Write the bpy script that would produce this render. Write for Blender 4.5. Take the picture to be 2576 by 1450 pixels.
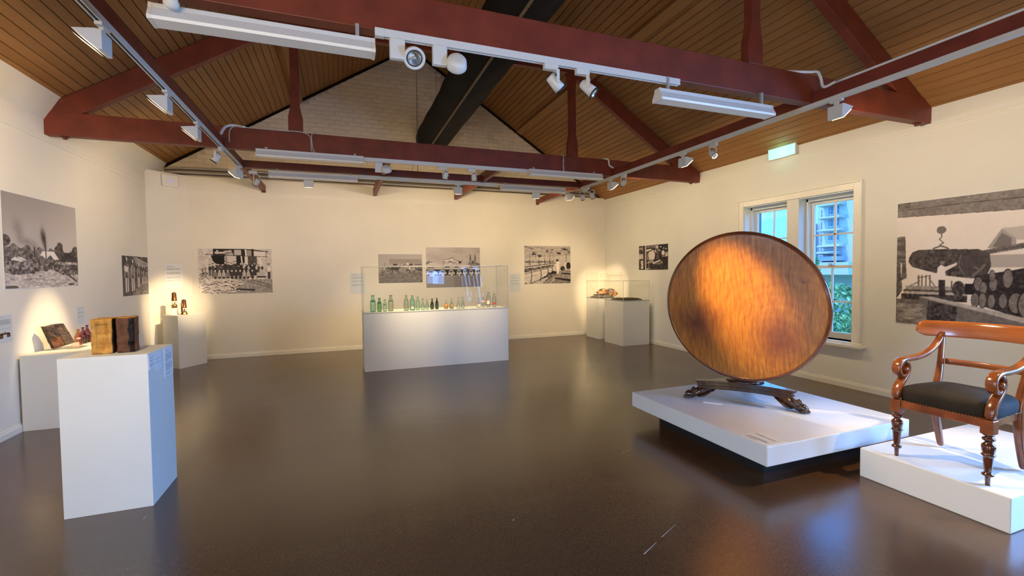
import bpy, math, random
import numpy as np
from mathutils import Vector, Matrix

# ------------------------------------------------------------------ scene reset
for o in list(bpy.data.objects):
    bpy.data.objects.remove(o, do_unlink=True)
S = bpy.context.scene
COL = S.collection
R = math.radians

# ------------------------------------------------------------------ camera
CAM_POS = Vector((0, 0, 1.55))
YAW, PITCH, ROLL, FPX = .3567, .03585, -.01113, 1141.7
def cam_axes():
    cy, sy = math.cos(YAW), math.sin(YAW)
    fw = Vector((sy*math.cos(PITCH), cy*math.cos(PITCH), -math.sin(PITCH)))
    r = Vector((cy, -sy, 0)); u = r.cross(fw)
    c, s = math.cos(ROLL), math.sin(ROLL)
    return c*r+s*u, -s*r+c*u, fw
cr, cu, cf = cam_axes()
cam_d = bpy.data.cameras.new('camera')
cam = bpy.data.objects.new('camera', cam_d); COL.objects.link(cam)
cam.matrix_world = Matrix(((cr.x, cu.x, -cf.x, CAM_POS.x), (cr.y, cu.y, -cf.y, CAM_POS.y), (cr.z, cu.z, -cf.z, CAM_POS.z), (0, 0, 0, 1)))
cam_d.sensor_fit = 'HORIZONTAL'; cam_d.sensor_width = 36.0
cam_d.lens = 36.0*FPX/2576.0
cam_d.clip_start = .05; cam_d.clip_end = 400
S.camera = cam

# ------------------------------------------------------------------ view, world, sun, assumed daylight
S.view_settings.view_transform = 'Standard'
S.view_settings.look = 'None'
S.view_settings.gamma = 1.0
S.view_settings.use_curve_mapping = False
S.view_settings.exposure = .10

W = bpy.data.worlds.new('sky'); S.world = W; W.use_nodes = True
wt = W.node_tree; wt.nodes.clear()
wo = wt.nodes.new('ShaderNodeOutputWorld'); wb = wt.nodes.new('ShaderNodeBackground')
wtc = wt.nodes.new('ShaderNodeTexCoord')
wn = wt.nodes.new('ShaderNodeTexNoise'); wn.inputs['Scale'].default_value = 3.2; wn.inputs['Detail'].default_value = 5
wmp = wt.nodes.new('ShaderNodeMapping'); wmp.inputs['Scale'].default_value = (1, 1, 2.6)
wr = wt.nodes.new('ShaderNodeValToRGB')
wr.color_ramp.elements[0].position = .48; wr.color_ramp.elements[0].color = (.045, .30, 1.0, 1)
wr.color_ramp.elements[1].position = .74; wr.color_ramp.elements[1].color = (.34, .62, 1.0, 1)
wt.links.new(wtc.outputs['Generated'], wmp.inputs['Vector']); wt.links.new(wmp.outputs['Vector'], wn.inputs['Vector'])
wt.links.new(wn.outputs['Fac'], wr.inputs['Fac']); wt.links.new(wr.outputs['Color'], wb.inputs['Color'])
wb.inputs['Strength'].default_value = 6.0
wt.links.new(wb.outputs['Background'], wo.inputs['Surface'])

def add_lamp(name, kind, loc, energy, color, **kw):
    d = bpy.data.lights.new(name, kind); d.energy = energy; d.color = color
    for k, v in kw.items():
        if k != 'target' and k != 'parent': setattr(d, k, v)
    o = bpy.data.objects.new(name, d); COL.objects.link(o); o.location = loc
    if 'target' in kw:
        dv = Vector(kw['target'])-Vector(loc)
        o.rotation_euler = dv.to_track_quat('-Z', 'Y').to_euler()
    return o
SUN = add_lamp('sun', 'SUN', (-20, 10, 30), 2.0, (1, .96, .9), angle=R(.6), target=(0, 4, 0))
# assumed unseen windows: blue area lights added in openings beside and behind the camera
DAY = (.17, .43, 1.0)
def assumed_window_light(name, loc, target, sx, sy, e, c=None):
    return add_lamp(name, 'AREA', loc, e, c or DAY, shape='RECTANGLE', size=sx, size_y=sy, target=target, spread=R(115))
assumed_window_light('assumed_daylight_right', (6.30, -.35, 1.6), (-1.6, 3.3, -.6), 1.4, 1.9, 235)
assumed_window_light('assumed_daylight_left', (-3.26, .85, 1.6), (3, 2.2, -1.2), .95, 2.0, 40, (.36, .66, 1.0))
assumed_window_light('assumed_daylight_back', (3.55, -3.0, 1.35), (3.55, 4, 1.2), .45, .5, 5)
# added area light in an invented opening behind the camera, fills gable and trusses
add_lamp('back_fill_light', 'AREA', (-1.3, -3.15, 1.45), 180, (1.0, .78, .49), shape='RECTANGLE', size=2.3, size_y=2.4, target=(.6, 6, 3.4))
WARM = (1.0, .74, .43)
WARM2 = (1.0, .74, .42)

# ------------------------------------------------------------------ materials
def srgb(*c):
    if len(c) == 1: c = c[0]
    return tuple((v/255/12.92 if v/255 <= .04045 else ((v/255+.055)/1.055)**2.4) for v in c)
MATS = {}
def mat(name, color, rough=.5, metal=0., spec=.5, noise=0., nscale=8., bump=0., bscale=60., coat=0., stretch=None, color2=None, emis=None, emis_s=0., detail=4., space='Object', nlo=.35, nhi=.65, rvar=0.):
    m = bpy.data.materials.new(name); m.use_nodes = True; nt = m.node_tree
    p = nt.nodes['Principled BSDF']
    p.inputs['Base Color'].default_value = (*color, 1); p.inputs['Roughness'].default_value = rough
    p.inputs['Metallic'].default_value = metal; p.inputs['Specular IOR Level'].default_value = spec
    p.inputs['Coat Weight'].default_value = coat; p.inputs['Coat Roughness'].default_value = .12
    if emis:
        p.inputs['Emission Color'].default_value = (*emis, 1); p.inputs['Emission Strength'].default_value = emis_s
    tc = nt.nodes.new('ShaderNodeTexCoord'); mp = nt.nodes.new('ShaderNodeMapping')
    nt.links.new(tc.outputs[space], mp.inputs['Vector'])
    if stretch: mp.inputs['Scale'].default_value = stretch
    n = nt.nodes.new('ShaderNodeTexNoise'); n.inputs['Scale'].default_value = nscale; n.inputs['Detail'].default_value = detail
    nt.links.new(mp.outputs['Vector'], n.inputs['Vector'])
    if noise > 0 or color2:
        r = nt.nodes.new('ShaderNodeValToRGB')
        c2 = color2 or tuple(v*(1-noise) for v in color)
        r.color_ramp.elements[0].position = nlo; r.color_ramp.elements[0].color = (*c2, 1)
        r.color_ramp.elements[1].position = nhi; r.color_ramp.elements[1].color = (*color, 1)
        nt.links.new(n.outputs['Fac'], r.inputs['Fac']); nt.links.new(r.outputs['Color'], p.inputs['Base Color'])
    if rvar > 0:
        mr = nt.nodes.new('ShaderNodeMapRange'); mr.inputs['To Min'].default_value = max(0, rough-rvar); mr.inputs['To Max'].default_value = rough+rvar
        mr.inputs['From Min'].default_value = .3; mr.inputs['From Max'].default_value = .7
        nt.links.new(n.outputs['Fac'], mr.inputs['Value']); nt.links.new(mr.outputs['Result'], p.inputs['Roughness'])
    if bump > 0:
        n2 = nt.nodes.new('ShaderNodeTexNoise'); n2.inputs['Scale'].default_value = bscale; n2.inputs['Detail'].default_value = 4
        nt.links.new(mp.outputs['Vector'], n2.inputs['Vector'])
        b = nt.nodes.new('ShaderNodeBump'); b.inputs['Strength'].default_value = bump; b.inputs['Distance'].default_value = .01
        nt.links.new(n2.outputs['Fac'], b.inputs['Height']); nt.links.new(b.outputs['Normal'], p.inputs['Normal'])
    MATS[name] = m
    return m
def glass_mat(name, tint, fac_add=.0, rough=.0, edge=None, bl=.12, strength=1.0):
    """thin clear sheet: transparent, with a fresnel reflection; tint multiplies what is seen through it"""
    m = bpy.data.materials.new(name); m.use_nodes = True; nt = m.node_tree; nt.nodes.clear()
    o = nt.nodes.new('ShaderNodeOutputMaterial'); t = nt.nodes.new('ShaderNodeBsdfTransparent'); g = nt.nodes.new('ShaderNodeBsdfGlossy')
    g.inputs['Roughness'].default_value = rough
    mx = nt.nodes.new('ShaderNodeMixShader'); fr = nt.nodes.new('ShaderNodeFresnel'); ge = nt.nodes.new('ShaderNodeNewGeometry'); mi_ = nt.nodes.new('ShaderNodeMix'); mi_.data_type = 'FLOAT'
    mi_.inputs[2].default_value = 1.45; mi_.inputs[3].default_value = 1/1.45   # a sheet reflects alike from both of its sides
    nt.links.new(ge.outputs['Backfacing'], mi_.inputs[0]); nt.links.new(mi_.outputs[0], fr.inputs['IOR'])
    ml = nt.nodes.new('ShaderNodeMath'); ml.operation = 'MULTIPLY_ADD'; ml.inputs[1].default_value = strength; ml.inputs[2].default_value = fac_add
    nt.links.new(fr.outputs['Fac'], ml.inputs[0]); nt.links.new(ml.outputs[0], mx.inputs['Fac'])
    if edge:
        lw = nt.nodes.new('ShaderNodeLayerWeight'); lw.inputs['Blend'].default_value = bl
        mc = nt.nodes.new('ShaderNodeMix'); mc.data_type = 'RGBA'
        mc.inputs[6].default_value = (*tint, 1); mc.inputs[7].default_value = (*edge, 1)
        nt.links.new(lw.outputs['Facing'], mc.inputs[0]); nt.links.new(mc.outputs[2], t.inputs['Color'])
    else:
        t.inputs['Color'].default_value = (*tint, 1)
    nt.links.new(t.outputs[0], mx.inputs[1]); nt.links.new(g.outputs[0], mx.inputs[2]); nt.links.new(mx.outputs[0], o.inputs['Surface'])
    MATS[name] = m
    return m
M = MATS
mat('wall_paint', (.80, .755, .645), .85, spec=.2, noise=.05, nscale=1.2, bump=.05, bscale=90)
mat('wall_paint_right', (.755, .745, .665), .85, spec=.2, noise=.05, nscale=1.2, bump=.05, bscale=90)
mat('upper_wall', (.76, .74, .69), .85, spec=.2, noise=.08, nscale=2)
mat('trim_paint', (.80, .775, .68), .4, spec=.5, noise=.04)
mat('brick_paint', (.83, .735, .595), .8, spec=.2, noise=.16, nscale=2.4, bump=.25, bscale=40)
mat('brick_paint_b', (.80, .705, .565), .8, spec=.2, noise=.18, nscale=3, bump=.25, bscale=40)
mat('mortar', (.74, .65, .52), .9, spec=.1, noise=.3, nscale=3)
mat('board_a', (.345, .168, .056), .55, spec=.35, noise=.2, nscale=2, stretch=(6, .5, 6), bump=.08)
mat('board_b', (.325, .156, .051), .55, spec=.35, noise=.2, nscale=2, stretch=(6, .5, 6), bump=.08)
mat('board_c', (.365, .18, .062), .55, spec=.35, noise=.2, nscale=2, stretch=(6, .5, 6), bump=.08)
mat('ceiling_back', (.016, .009, .004), .9, spec=.1)
mat('red_timber', (.205, .036, .016), .5, spec=.5, noise=.28, nscale=5, bump=.06, bscale=30)
mat('red_timber_dark', (.15, .026, .013), .5, spec=.5, noise=.28, nscale=5, bump=.06, bscale=30)
mat('black_cloth', (.005, .0055, .0065), .75, spec=.25, noise=.4, nscale=6, bump=.25, bscale=9)
mat('seam', (.22, .16, .09), .8, noise=.3, nscale=30)
mat('floor_lino', (.112, .054, .023), .225, spec=.9, noise=.3, nscale=.8, color2=(.070, .034, .015), detail=1.5, rvar=.02, nlo=.1, nhi=.9)
def floor_extra():
    nt = MATS['floor_lino'].node_tree; L = nt.links; p = nt.nodes['Principled BSDF']; tc = nt.nodes.new('ShaderNodeTexCoord')
    src = p.inputs['Base Color'].links[0].from_socket
    g = nt.nodes.new('ShaderNodeTexNoise'); g.inputs['Scale'].default_value = 110; g.inputs['Detail'].default_value = 3; L.new(tc.outputs['Object'], g.inputs['Vector'])
    mr = nt.nodes.new('ShaderNodeMapRange'); mr.inputs['From Min'].default_value = .36; mr.inputs['From Max'].default_value = .6; mr.inputs['To Min'].default_value = .74; mr.inputs['To Max'].default_value = 1.12; L.new(g.outputs['Fac'], mr.inputs['Value'])
    mx = nt.nodes.new('ShaderNodeMix'); mx.data_type = 'RGBA'; mx.blend_type = 'MULTIPLY'; mx.inputs[0].default_value = 1
    L.new(src, mx.inputs[6]); L.new(mr.outputs['Result'], mx.inputs[7]); L.new(mx.outputs[2], p.inputs['Base Color'])
    mp = nt.nodes.new('ShaderNodeMapping'); mp.inputs['Scale'].default_value = (.35, 1.5, 1); L.new(tc.outputs['Object'], mp.inputs['Vector'])
    n = nt.nodes.new('ShaderNodeTexNoise'); n.inputs['Scale'].default_value = 1.6; n.inputs['Detail'].default_value = 5; n.inputs['Distortion'].default_value = .6; L.new(mp.outputs[0], n.inputs['Vector'])
    b1 = nt.nodes.new('ShaderNodeBump'); b1.inputs['Strength'].default_value = .10; b1.inputs['Distance'].default_value = .02; L.new(n.outputs['Fac'], b1.inputs['Height'])
    b2 = nt.nodes.new('ShaderNodeBump'); b2.inputs['Strength'].default_value = .012; b2.inputs['Distance'].default_value = .002; L.new(g.outputs['Fac'], b2.inputs['Height']); L.new(b1.outputs['Normal'], b2.inputs['Normal']); L.new(b2.outputs['Normal'], p.inputs['Normal'])
floor_extra()
mat('scuff', (.5, .47, .42), .6)
mat('pedestal_white', (.67, .675, .62), .55, spec=.4, noise=.03, nscale=3, bump=.02)
mat('plinth_white', (.70, .725, .725), .45, spec=.5, noise=.03, nscale=3)
mat('skirt_black', (.006, .006, .007), .6)
mat('metal_white', (.68, .68, .63), .35, spec=.5)
mat('metal_cream', (.74, .70, .58), .45, spec=.5)
mat('slot_dark', (.03, .03, .03), .5)
mat('lens_ring', (.012, .012, .012), .4)
mat('reflector', (.8, .8, .78), .18, metal=1.)
mat('bulb_lit', (1, .9, .7), .4, emis=(1, .85, .6), emis_s=2.6)
mat('diffuser', (.72, .71, .67), .35, spec=.5, noise=.06, nscale=60)
mat('diffuser_lip', (.86, .82, .70), .4, spec=.5)
mat('grey_metal', (.42, .41, .39), .4, metal=.3)
mat('cable_grey', (.48, .46, .42), .5)
mat('cable_white', (.78, .78, .76), .4)
mat('conduit_dark', (.11, .09, .075), .6)
mat('plastic_white', (.80, .79, .75), .4)
mat('led_blue', (.1, .1, .9), .4, emis=(.06, .10, 1.0), emis_s=2.5)
mat('exit_glow', (.3, .8, .7), .4, emis=(.36, 1.0, .84), emis_s=1.0)
mat('sash_paint', (.66, .655, .60), .4, spec=.5)
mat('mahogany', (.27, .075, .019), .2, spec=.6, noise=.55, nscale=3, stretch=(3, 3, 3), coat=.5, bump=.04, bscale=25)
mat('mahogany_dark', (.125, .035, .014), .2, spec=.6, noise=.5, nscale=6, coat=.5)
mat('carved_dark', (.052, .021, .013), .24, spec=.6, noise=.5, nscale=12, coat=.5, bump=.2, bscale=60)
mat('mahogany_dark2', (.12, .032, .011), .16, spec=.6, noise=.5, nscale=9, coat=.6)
mat('mahogany_bright', (.36, .105, .024), .18, spec=.6, noise=.4, nscale=3, stretch=(3, 1, 9), coat=.6)
mat('mahogany_rim', (.20, .055, .017), .2, spec=.6, noise=.4, nscale=6, coat=.5)
mat('horsehair', (.024, .019, .014), .78, spec=.25, noise=.35, nscale=7, bump=.5, bscale=220, nlo=.3, nhi=.7)
mat('brass', (.55, .36, .12), .3, metal=1.)
mat('tack', (.30, .22, .12), .35, metal=1.)
mat('copper_brown', (.30, .13, .05), .35, metal=.85, noise=.4, nscale=30)
mat('brass_dull', (.42, .27, .09), .35, metal=.85, noise=.3, nscale=30)
mat('glass_clear_block', (.80, .82, .80), .15, spec=.6)
mat('paper', (.74, .76, .75), .6, noise=.02)
mat('panel_edge', (.78, .77, .73), .6)
mat('brick_yellow', (.58, .30, .06), .8, spec=.25, noise=.42, nscale=22, bump=.7, bscale=45, color2=(.36, .165, .03))
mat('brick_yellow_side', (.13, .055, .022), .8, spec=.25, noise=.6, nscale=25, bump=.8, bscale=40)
mat('brick_brown', (.14, .058, .026), .8, spec=.25, noise=.45, nscale=25, bump=.7, bscale=45)
mat('brick_black', (.030, .022, .017), .8, spec=.15, noise=.6, nscale=30, bump=.8, bscale=40)
mat('brick_red', (.26, .085, .035), .8, spec=.25, noise=.5, nscale=25, bump=.7, bscale=45)
mat('stone_brown', (.085, .048, .026), .6, spec=.4, noise=.6, nscale=14, bump=.8, bscale=25)
mat('stone_rust', (.24, .085, .022), .6, spec=.4, noise=.6, nscale=12, bump=.7, bscale=25)
mat('stone_tan', (.16, .10, .055), .6, spec=.4, noise=.5, nscale=14, bump=.6, bscale=30)
mat('textile_brown', (.16, .125, .10), .95, spec=.1, noise=.5, nscale=20, bump=.6, bscale=60)
mat('textile_grey', (.33, .31, .29), .95, spec=.1, noise=.4, nscale=20, bump=.6, bscale=60)
mat('textile_olive', (.10, .085, .05), .95, spec=.1, noise=.5, nscale=24, bump=.5, bscale=60)
mat('building_white', (.46, .45, .43), .9, spec=.1, noise=.05, nscale=.3)
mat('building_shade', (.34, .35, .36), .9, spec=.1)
mat('window_dark', (.045, .12, .15), .2, spec=.6)
mat('foliage_a', (.20, .38, .14), .7, noise=.5, nscale=3)
mat('foliage_b', (.28, .48, .20), .7, noise=.5, nscale=3)
mat('grass', (.16, .33, .08), .9, noise=.4, nscale=2)
mat('post_paint', (.17, .085, .10), .6)
mat('bark', (.12, .08, .05), .9, noise=.4)
mat('outer_wall', (.55, .5, .45), .9)
glass_mat('vitrine_glass', (.975, .985, .975), .0, strength=.8)
mat('vitrine_edge', (.36, .37, .33), .25, spec=.6)
mat('vitrine_edge_light', (.62, .62, .55), .25, spec=.6)
glass_mat('pane_glass', (.96, .98, .98), .0, strength=.7)
glass_mat('acrylic', (.93, .94, .93), .02)

# ------------------------------------------------------------------ mesh building helpers
class MB:
    def __init__(s): s.v = []; s.f = []; s.m = []; s.sm = []
    def add(s, vs, fs, mi=0, smooth=False):
        b = len(s.v); s.v += [tuple(q) for q in vs]
        for f in fs: s.f.append(tuple(i+b for i in f)); s.m.append(mi); s.sm.append(smooth)
        return s
    def box(s, x0, x1, y0, y1, z0, z1, mi=0):
        vs = [(x, y, z) for z in (z0, z1) for y in (y0, y1) for x in (x0, x1)]
        return s.add(vs, [(0, 2, 3, 1), (4, 5, 7, 6), (0, 1, 5, 4), (2, 6, 7, 3), (0, 4, 6, 2), (1, 3, 7, 5)], mi)
    def obox(s, c, size, mtx=None, mi=0):
        a, b, d = (v/2 for v in size); vs = [Vector((x, y, z)) for z in (-d, d) for y in (-b, b) for x in (-a, a)]
        if mtx is not None: vs = [mtx @ q for q in vs]
        c = Vector(c); vs = [q+c for q in vs]
        return s.add(vs, [(0, 2, 3, 1), (4, 5, 7, 6), (0, 1, 5, 4), (2, 6, 7, 3), (0, 4, 6, 2), (1, 3, 7, 5)], mi)
    def prism(s, poly, a, b, axis='y', mi=0, mtx=None, off=None):
        """poly: 2D points; axis: extrusion axis from a to b"""
        n = len(poly); vs = []
        for t in (a, b):
            for p, q in poly:
                vs.append({'y': (p, t, q), 'x': (t, p, q), 'z': (p, q, t)}[axis])
        vs = [Vector(q) for q in vs]
        if mtx is not None: vs = [mtx @ q for q in vs]
        if off is not None: vs = [q+Vector(off) for q in vs]
        fs = [tuple(range(n)), tuple(range(2*n-1, n-1, -1))]+[(i, (i+1) % n, n+(i+1) % n, n+i) for i in range(n)]
        return s.add(vs, fs, mi)
    def lathe(s, prof, c=(0, 0, 0), n=24, mtx=None, mi=0, cap=True, smooth=True):
        c = Vector(c); vs = []; k = len(prof)
        for r, z in prof:
            for i in range(n):
                a = 2*math.pi*i/n; q = Vector((r*math.cos(a), r*math.sin(a), z))
                if mtx is not None: q = mtx @ q
                vs.append(q+c)
        fs = [(j*n+i, j*n+(i+1) % n, (j+1)*n+(i+1) % n, (j+1)*n+i) for j in range(k-1) for i in range(n)]
        s.add(vs, fs, mi, smooth)
        if cap:
            b = len(s.v)-len(vs)
            s.f.append(tuple(b+i for i in range(n-1, -1, -1))); s.m.append(mi); s.sm.append(False)
            s.f.append(tuple(b+(k-1)*n+i for i in range(n))); s.m.append(mi); s.sm.append(False)
        return s
    def tube(s, pts, r, n=8, mi=0, smooth=True, ry=None, up=(0, 0, 1)):
        """round (or r x ry elliptic / superelliptic) section swept along points; r may be a list"""
        pts = [Vector(p) for p in pts]; k = len(pts); up = Vector(up); vs = []
        for i, p in enumerate(pts):
            d = (pts[min(i+1, k-1)]-pts[max(i-1, 0)]).normalized()
            a = d.cross(up)
            if a.length < 1e-4: a = d.cross(Vector((1, 0, 0)))
            a.normalize(); b = a.cross(d).normalized()
            ra = r[i] if isinstance(r, (list, tuple)) else r
            rb = (ry[i] if isinstance(ry, (list, tuple)) else ry) if ry else ra
            for j in range(n):
                t = 2*math.pi*j/n; vs.append(p+a*ra*math.cos(t)+b*rb*math.sin(t))
        fs = [(j*n+i, j*n+(i+1) % n, (j+1)*n+(i+1) % n, (j+1)*n+i) for j in range(k-1) for i in range(n)]
        fs = [f[::-1] for f in fs]
        s.add(vs, fs, mi, smooth)
        b0 = len(s.v)-len(vs)
        s.f.append(tuple(b0+i for i in range(n))); s.m.append(mi); s.sm.append(False)
        s.f.append(tuple(b0+(k-1)*n+i for i in range(n-1, -1, -1))); s.m.append(mi); s.sm.append(False)
        return s
    def ribbon(s, pts, w, side, t=None, mi=0, smooth=True):
        """rectangular section: w across 'side' direction, t along the path normal; lists allowed"""
        pts = [Vector(p) for p in pts]; k = len(pts); side = Vector(side).normalized(); vs = []
        for i, p in enumerate(pts):
            d = (pts[min(i+1, k-1)]-pts[max(i-1, 0)]).normalized(); nn = side.cross(d).normalized()
            ww = (w[i] if isinstance(w, (list, tuple)) else w)/2; tt = (t[i] if isinstance(t, (list, tuple)) else t)/2
            c = .30
            for a, b in ((-1, -1+c), (-1+c*.8, -1), (1-c*.8, -1), (1, -1+c), (1, 1-c), (1-c*.8, 1), (-1+c*.8, 1), (-1, 1-c)):
                vs.append(p+side*ww*a+nn*tt*b)
        n = 8
        fs = [(j*n+i, (j+1)*n+i, (j+1)*n+(i+1) % n, j*n+(i+1) % n) for j in range(k-1) for i in range(n)]
        s.add(vs, fs, mi, smooth); b0 = len(s.v)-len(vs)
        s.f.append(tuple(b0+i for i in range(n))); s.m.append(mi); s.sm.append(False)
        s.f.append(tuple(b0+(k-1)*n+i for i in range(n-1, -1, -1))); s.m.append(mi); s.sm.append(False)
        return s
    def build(s, name, mats, parent=None, base=None, bevel=0., seg=2, fixn=True, subsurf=0):
        if not isinstance(mats, (list, tuple)): mats = [mats]
        if base is None:
            base = Vector(parent.location) if parent is not None and parent.get('_w') else None
        if base is None and parent is None:
            a = np.array([list(q) for q in s.v]); lo, hi = a.min(0), a.max(0); base = Vector(((lo[0]+hi[0])/2, (lo[1]+hi[1])/2, lo[2]))
        if base is None: base = Vector((0, 0, 0))
        me = bpy.data.meshes.new(name)
        me.from_pydata([tuple(Vector(q)-base) for q in s.v], [], s.f)
        for q in mats: me.materials.append(M[q] if isinstance(q, str) else q)
        me.polygons.foreach_set('material_index', s.m); me.polygons.foreach_set('use_smooth', s.sm)
        me.update()
        if fixn:
            import bmesh
            bm = bmesh.new(); bm.from_mesh(me); bmesh.ops.recalc_face_normals(bm, faces=bm.faces); bm.to_mesh(me); bm.free()
        o = bpy.data.objects.new(name, me); COL.objects.link(o)
        if parent is not None: o.parent = parent
        else: o.location = base
        if bevel > 0:
            b = o.modifiers.new('bevel', 'BEVEL'); b.width = bevel; b.segments = seg; b.limit_method = 'ANGLE'; b.angle_limit = R(40)
            b.harden_normals = False
        if subsurf:
            b = o.modifiers.new('sub', 'SUBSURF'); b.levels = subsurf; b.render_levels = subsurf
        return o
def tag(o, label=None, cat=None, group=None, kind=None):
    if label: o['label'] = label
    if cat: o['category'] = cat
    if group: o['group'] = group
    if kind: o['kind'] = kind
    return o
def thing(name, loc, label, cat, group=None, rz=0.):
    """an Empty at the thing's base; parts built with world coordinates are stored relative to it (property _w)"""
    o = bpy.data.objects.new(name, None); COL.objects.link(o); o.location = loc; o.rotation_euler = (0, 0, rz)
    o.empty_display_size = .1; o['_w'] = 1
    tag(o, label, cat, group)
    return o
def child_of(part, mb, name, mats, **kw):
    """sub-part: shares its parent's coordinates"""
    root = part.parent if part.parent is not None else part
    o = mb.build(name, mats, base=Vector(root.location), **kw)
    o.location = (0, 0, 0); o.parent = part
    return o
def attach(o, parent):
    o.parent = parent; o.location = (0, 0, 0); return o
def structure(o, label=None):
    o['kind'] = 'structure'
    if label: o['label'] = label
    return o
def rot_to(d, up=(0, 0, 1)):
    """matrix whose +Z points along d"""
    d = Vector(d).normalized(); u = Vector(up)
    x = u.cross(d)
    if x.length < 1e-4: x = Vector((1, 0, 0))
    x.normalize(); y = d.cross(x)
    return Matrix((x, y, d)).transposed()

# ------------------------------------------------------------------ room dimensions
LX, RX, FY, NY = -3.06, 6.10, 9.75, -2.9
XR, ZR, SL, SRT = 1.45, 6.30, .63, .645      # ridge and the two slopes
def roofz(x): return ZR-(XR-x)*SL if x < XR else ZR-(x-XR)*SRT
CH0, CH1 = (LX, 9.296), (-2.56, FY)         # chamfered corner of the wall

# floor
o = MB().box(LX-.3, RX+.35, NY-.2, FY+.3, -.12, 0).build('floor', 'floor_lino'); structure(o, 'dark brown polished floor')
fl = o
sc = MB()
for (x0, y0, x1, y1, w) in ((1.506, 2.025, 1.64, 2.09, .006), (1.70, 2.12, 1.866, 2.197, .004), (-1.225, 3.485, -1.219, 3.54, .006), (2.191, 3.244, 2.24, 3.26, .006), (2.25, 3.262, 2.294, 3.277, .005), (1.45, 1.70, 1.56, 1.74, .005), (.96, 2.6, .97, 2.62, .006)):
    d = Vector((x1-x0, y1-y0, 0)).normalized(); nn = Vector((-d.y, d.x, 0))*w/2
    a, b = Vector((x0, y0, .0006)), Vector((x1, y1, .0006))
    sc.add([a-nn, b-nn*.3, b+nn*.3, a+nn], [(0, 1, 2, 3)])
o = sc.build('scuff_mark', 'scuff', base=Vector((0, 0, 0)), fixn=False); o.parent = fl; o.location = -fl.location

# walls
def wall_far():
    m = MB(); t = .3
    m.add([(CH1[0], FY, 0), (RX, FY, 0), (RX, FY, 3.335), (CH1[0], FY, 3.335), (CH1[0], FY+t, 0), (RX, FY+t, 0), (RX, FY+t, 3.335), (CH1[0], FY+t, 3.335)],
          [(0, 1, 2, 3), (7, 6, 5, 4), (3, 2, 6, 7), (0, 3, 7, 4), (1, 5, 6, 2), (0, 4, 5, 1)])
    # chamfered corner
    m.add([(CH0[0], CH0[1], 0), (CH1[0], CH1[1], 0), (CH1[0], CH1[1], 3.335), (CH0[0], CH0[1], 3.335), (LX-t, FY+t, 0), (LX-t, FY+t, 3.335), (CH1[0], FY+t, 0), (CH1[0], FY+t, 3.335), (LX-t, CH0[1], 0), (LX-t, CH0[1], 3.335)],
          [(0, 1, 2, 3), (3, 2, 7, 5, 9), (0, 3, 9, 8), (4, 8, 9, 5), (4, 5, 7, 6), (1, 6, 7, 2)])
    return structure(m.build('wall_back', 'wall_paint', base=Vector((1.5, FY, 0))), 'cream painted far wall')
wb_ = wall_far()
# left wall, with the boxed slope above it
m = MB().box(LX-.3, LX, 1.35, CH0[1], 0, 3.29).box(LX-.3, LX, NY, .35, 0, 3.29).box(LX-.3, LX, .35, 1.35, 0, .6).box(LX-.3, LX, .35, 1.35, 2.6, 3.29)  # opening is an assumed, unseen window, added for the left daylight lamp
o = m.build('wall_left', 'wall_paint', base=Vector((LX, 3, 0))); structure(o, 'cream left wall'); wl = o
m = MB().prism([(LX-.3, 3.29), (LX, 3.29), (-2.905, 3.555), (-2.905, 3.60), (LX-.3, 3.60)], NY, FY+.12, 'y')
o = m.build('upper_panel', 'upper_wall', base=Vector((LX, 3, 0)), fixn=True); attach(o, wl)
# right wall with its window opening
WY0, WY1, WZ0, WZ1 = 3.90, 5.585, .60, 2.545
m = MB(); T = .32
m.box(RX, RX+T, 1.4, WY0, 0, 3.42); m.box(RX, RX+T, WY1, FY+.3, 0, 3.42)
m.box(RX, RX+T, WY0, WY1, 0, WZ0); m.box(RX, RX+T, WY0, WY1, WZ1, 3.42)
m.box(RX, RX+T, NY, -1.05, 0, 3.42); m.box(RX, RX+T, .35, 1.4, 0, 3.42); m.box(RX, RX+T, -1.05, .35, 0, .6); m.box(RX, RX+T, -1.05, .35, 2.6, 3.42)  # second opening is assumed and unseen, added for the right daylight lamp
o = m.build('wall_right', 'wall_paint_right', base=Vector((RX, 3, 0))); structure(o, 'pale cream right wall')
# wall behind the photographer with an assumed small window and the added fill light opening
m = MB()
zt = 3.42
for x0, x1 in ((LX-.3, -2.5), (-.1, 3.3), (3.8, RX+T)): m.box(x0, x1, NY-.2, NY, 0, zt)
m.box(-2.5, -.1, NY-.2, NY, 2.7, zt); m.box(3.3, 3.8, NY-.2, NY, 0, 1.08); m.box(3.3, 3.8, NY-.2, NY, 1.62, zt)
m.prism([(LX-.3, zt), (RX+T, zt), (XR, ZR+.2)], NY-.2, NY, 'y')
# added unseen box behind the fill light opening, keeps blue sky out
m.box(-3.0, .4, NY-2.6, NY-2.5, 0, 2.8); m.box(-3.0, -2.9, NY-2.5, NY-.2, 0, 2.8); m.box(.3, .4, NY-2.5, NY-.2, 0, 2.8); m.box(-3.0, .4, NY-2.6, NY-.2, 2.75, 2.85); m.box(-3.0, .4, NY-2.6, NY-.2, -.1, 0)
o = m.build('wall_front', 'wall_paint', base=Vector((1.5, NY, 0))); structure(o)

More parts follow.
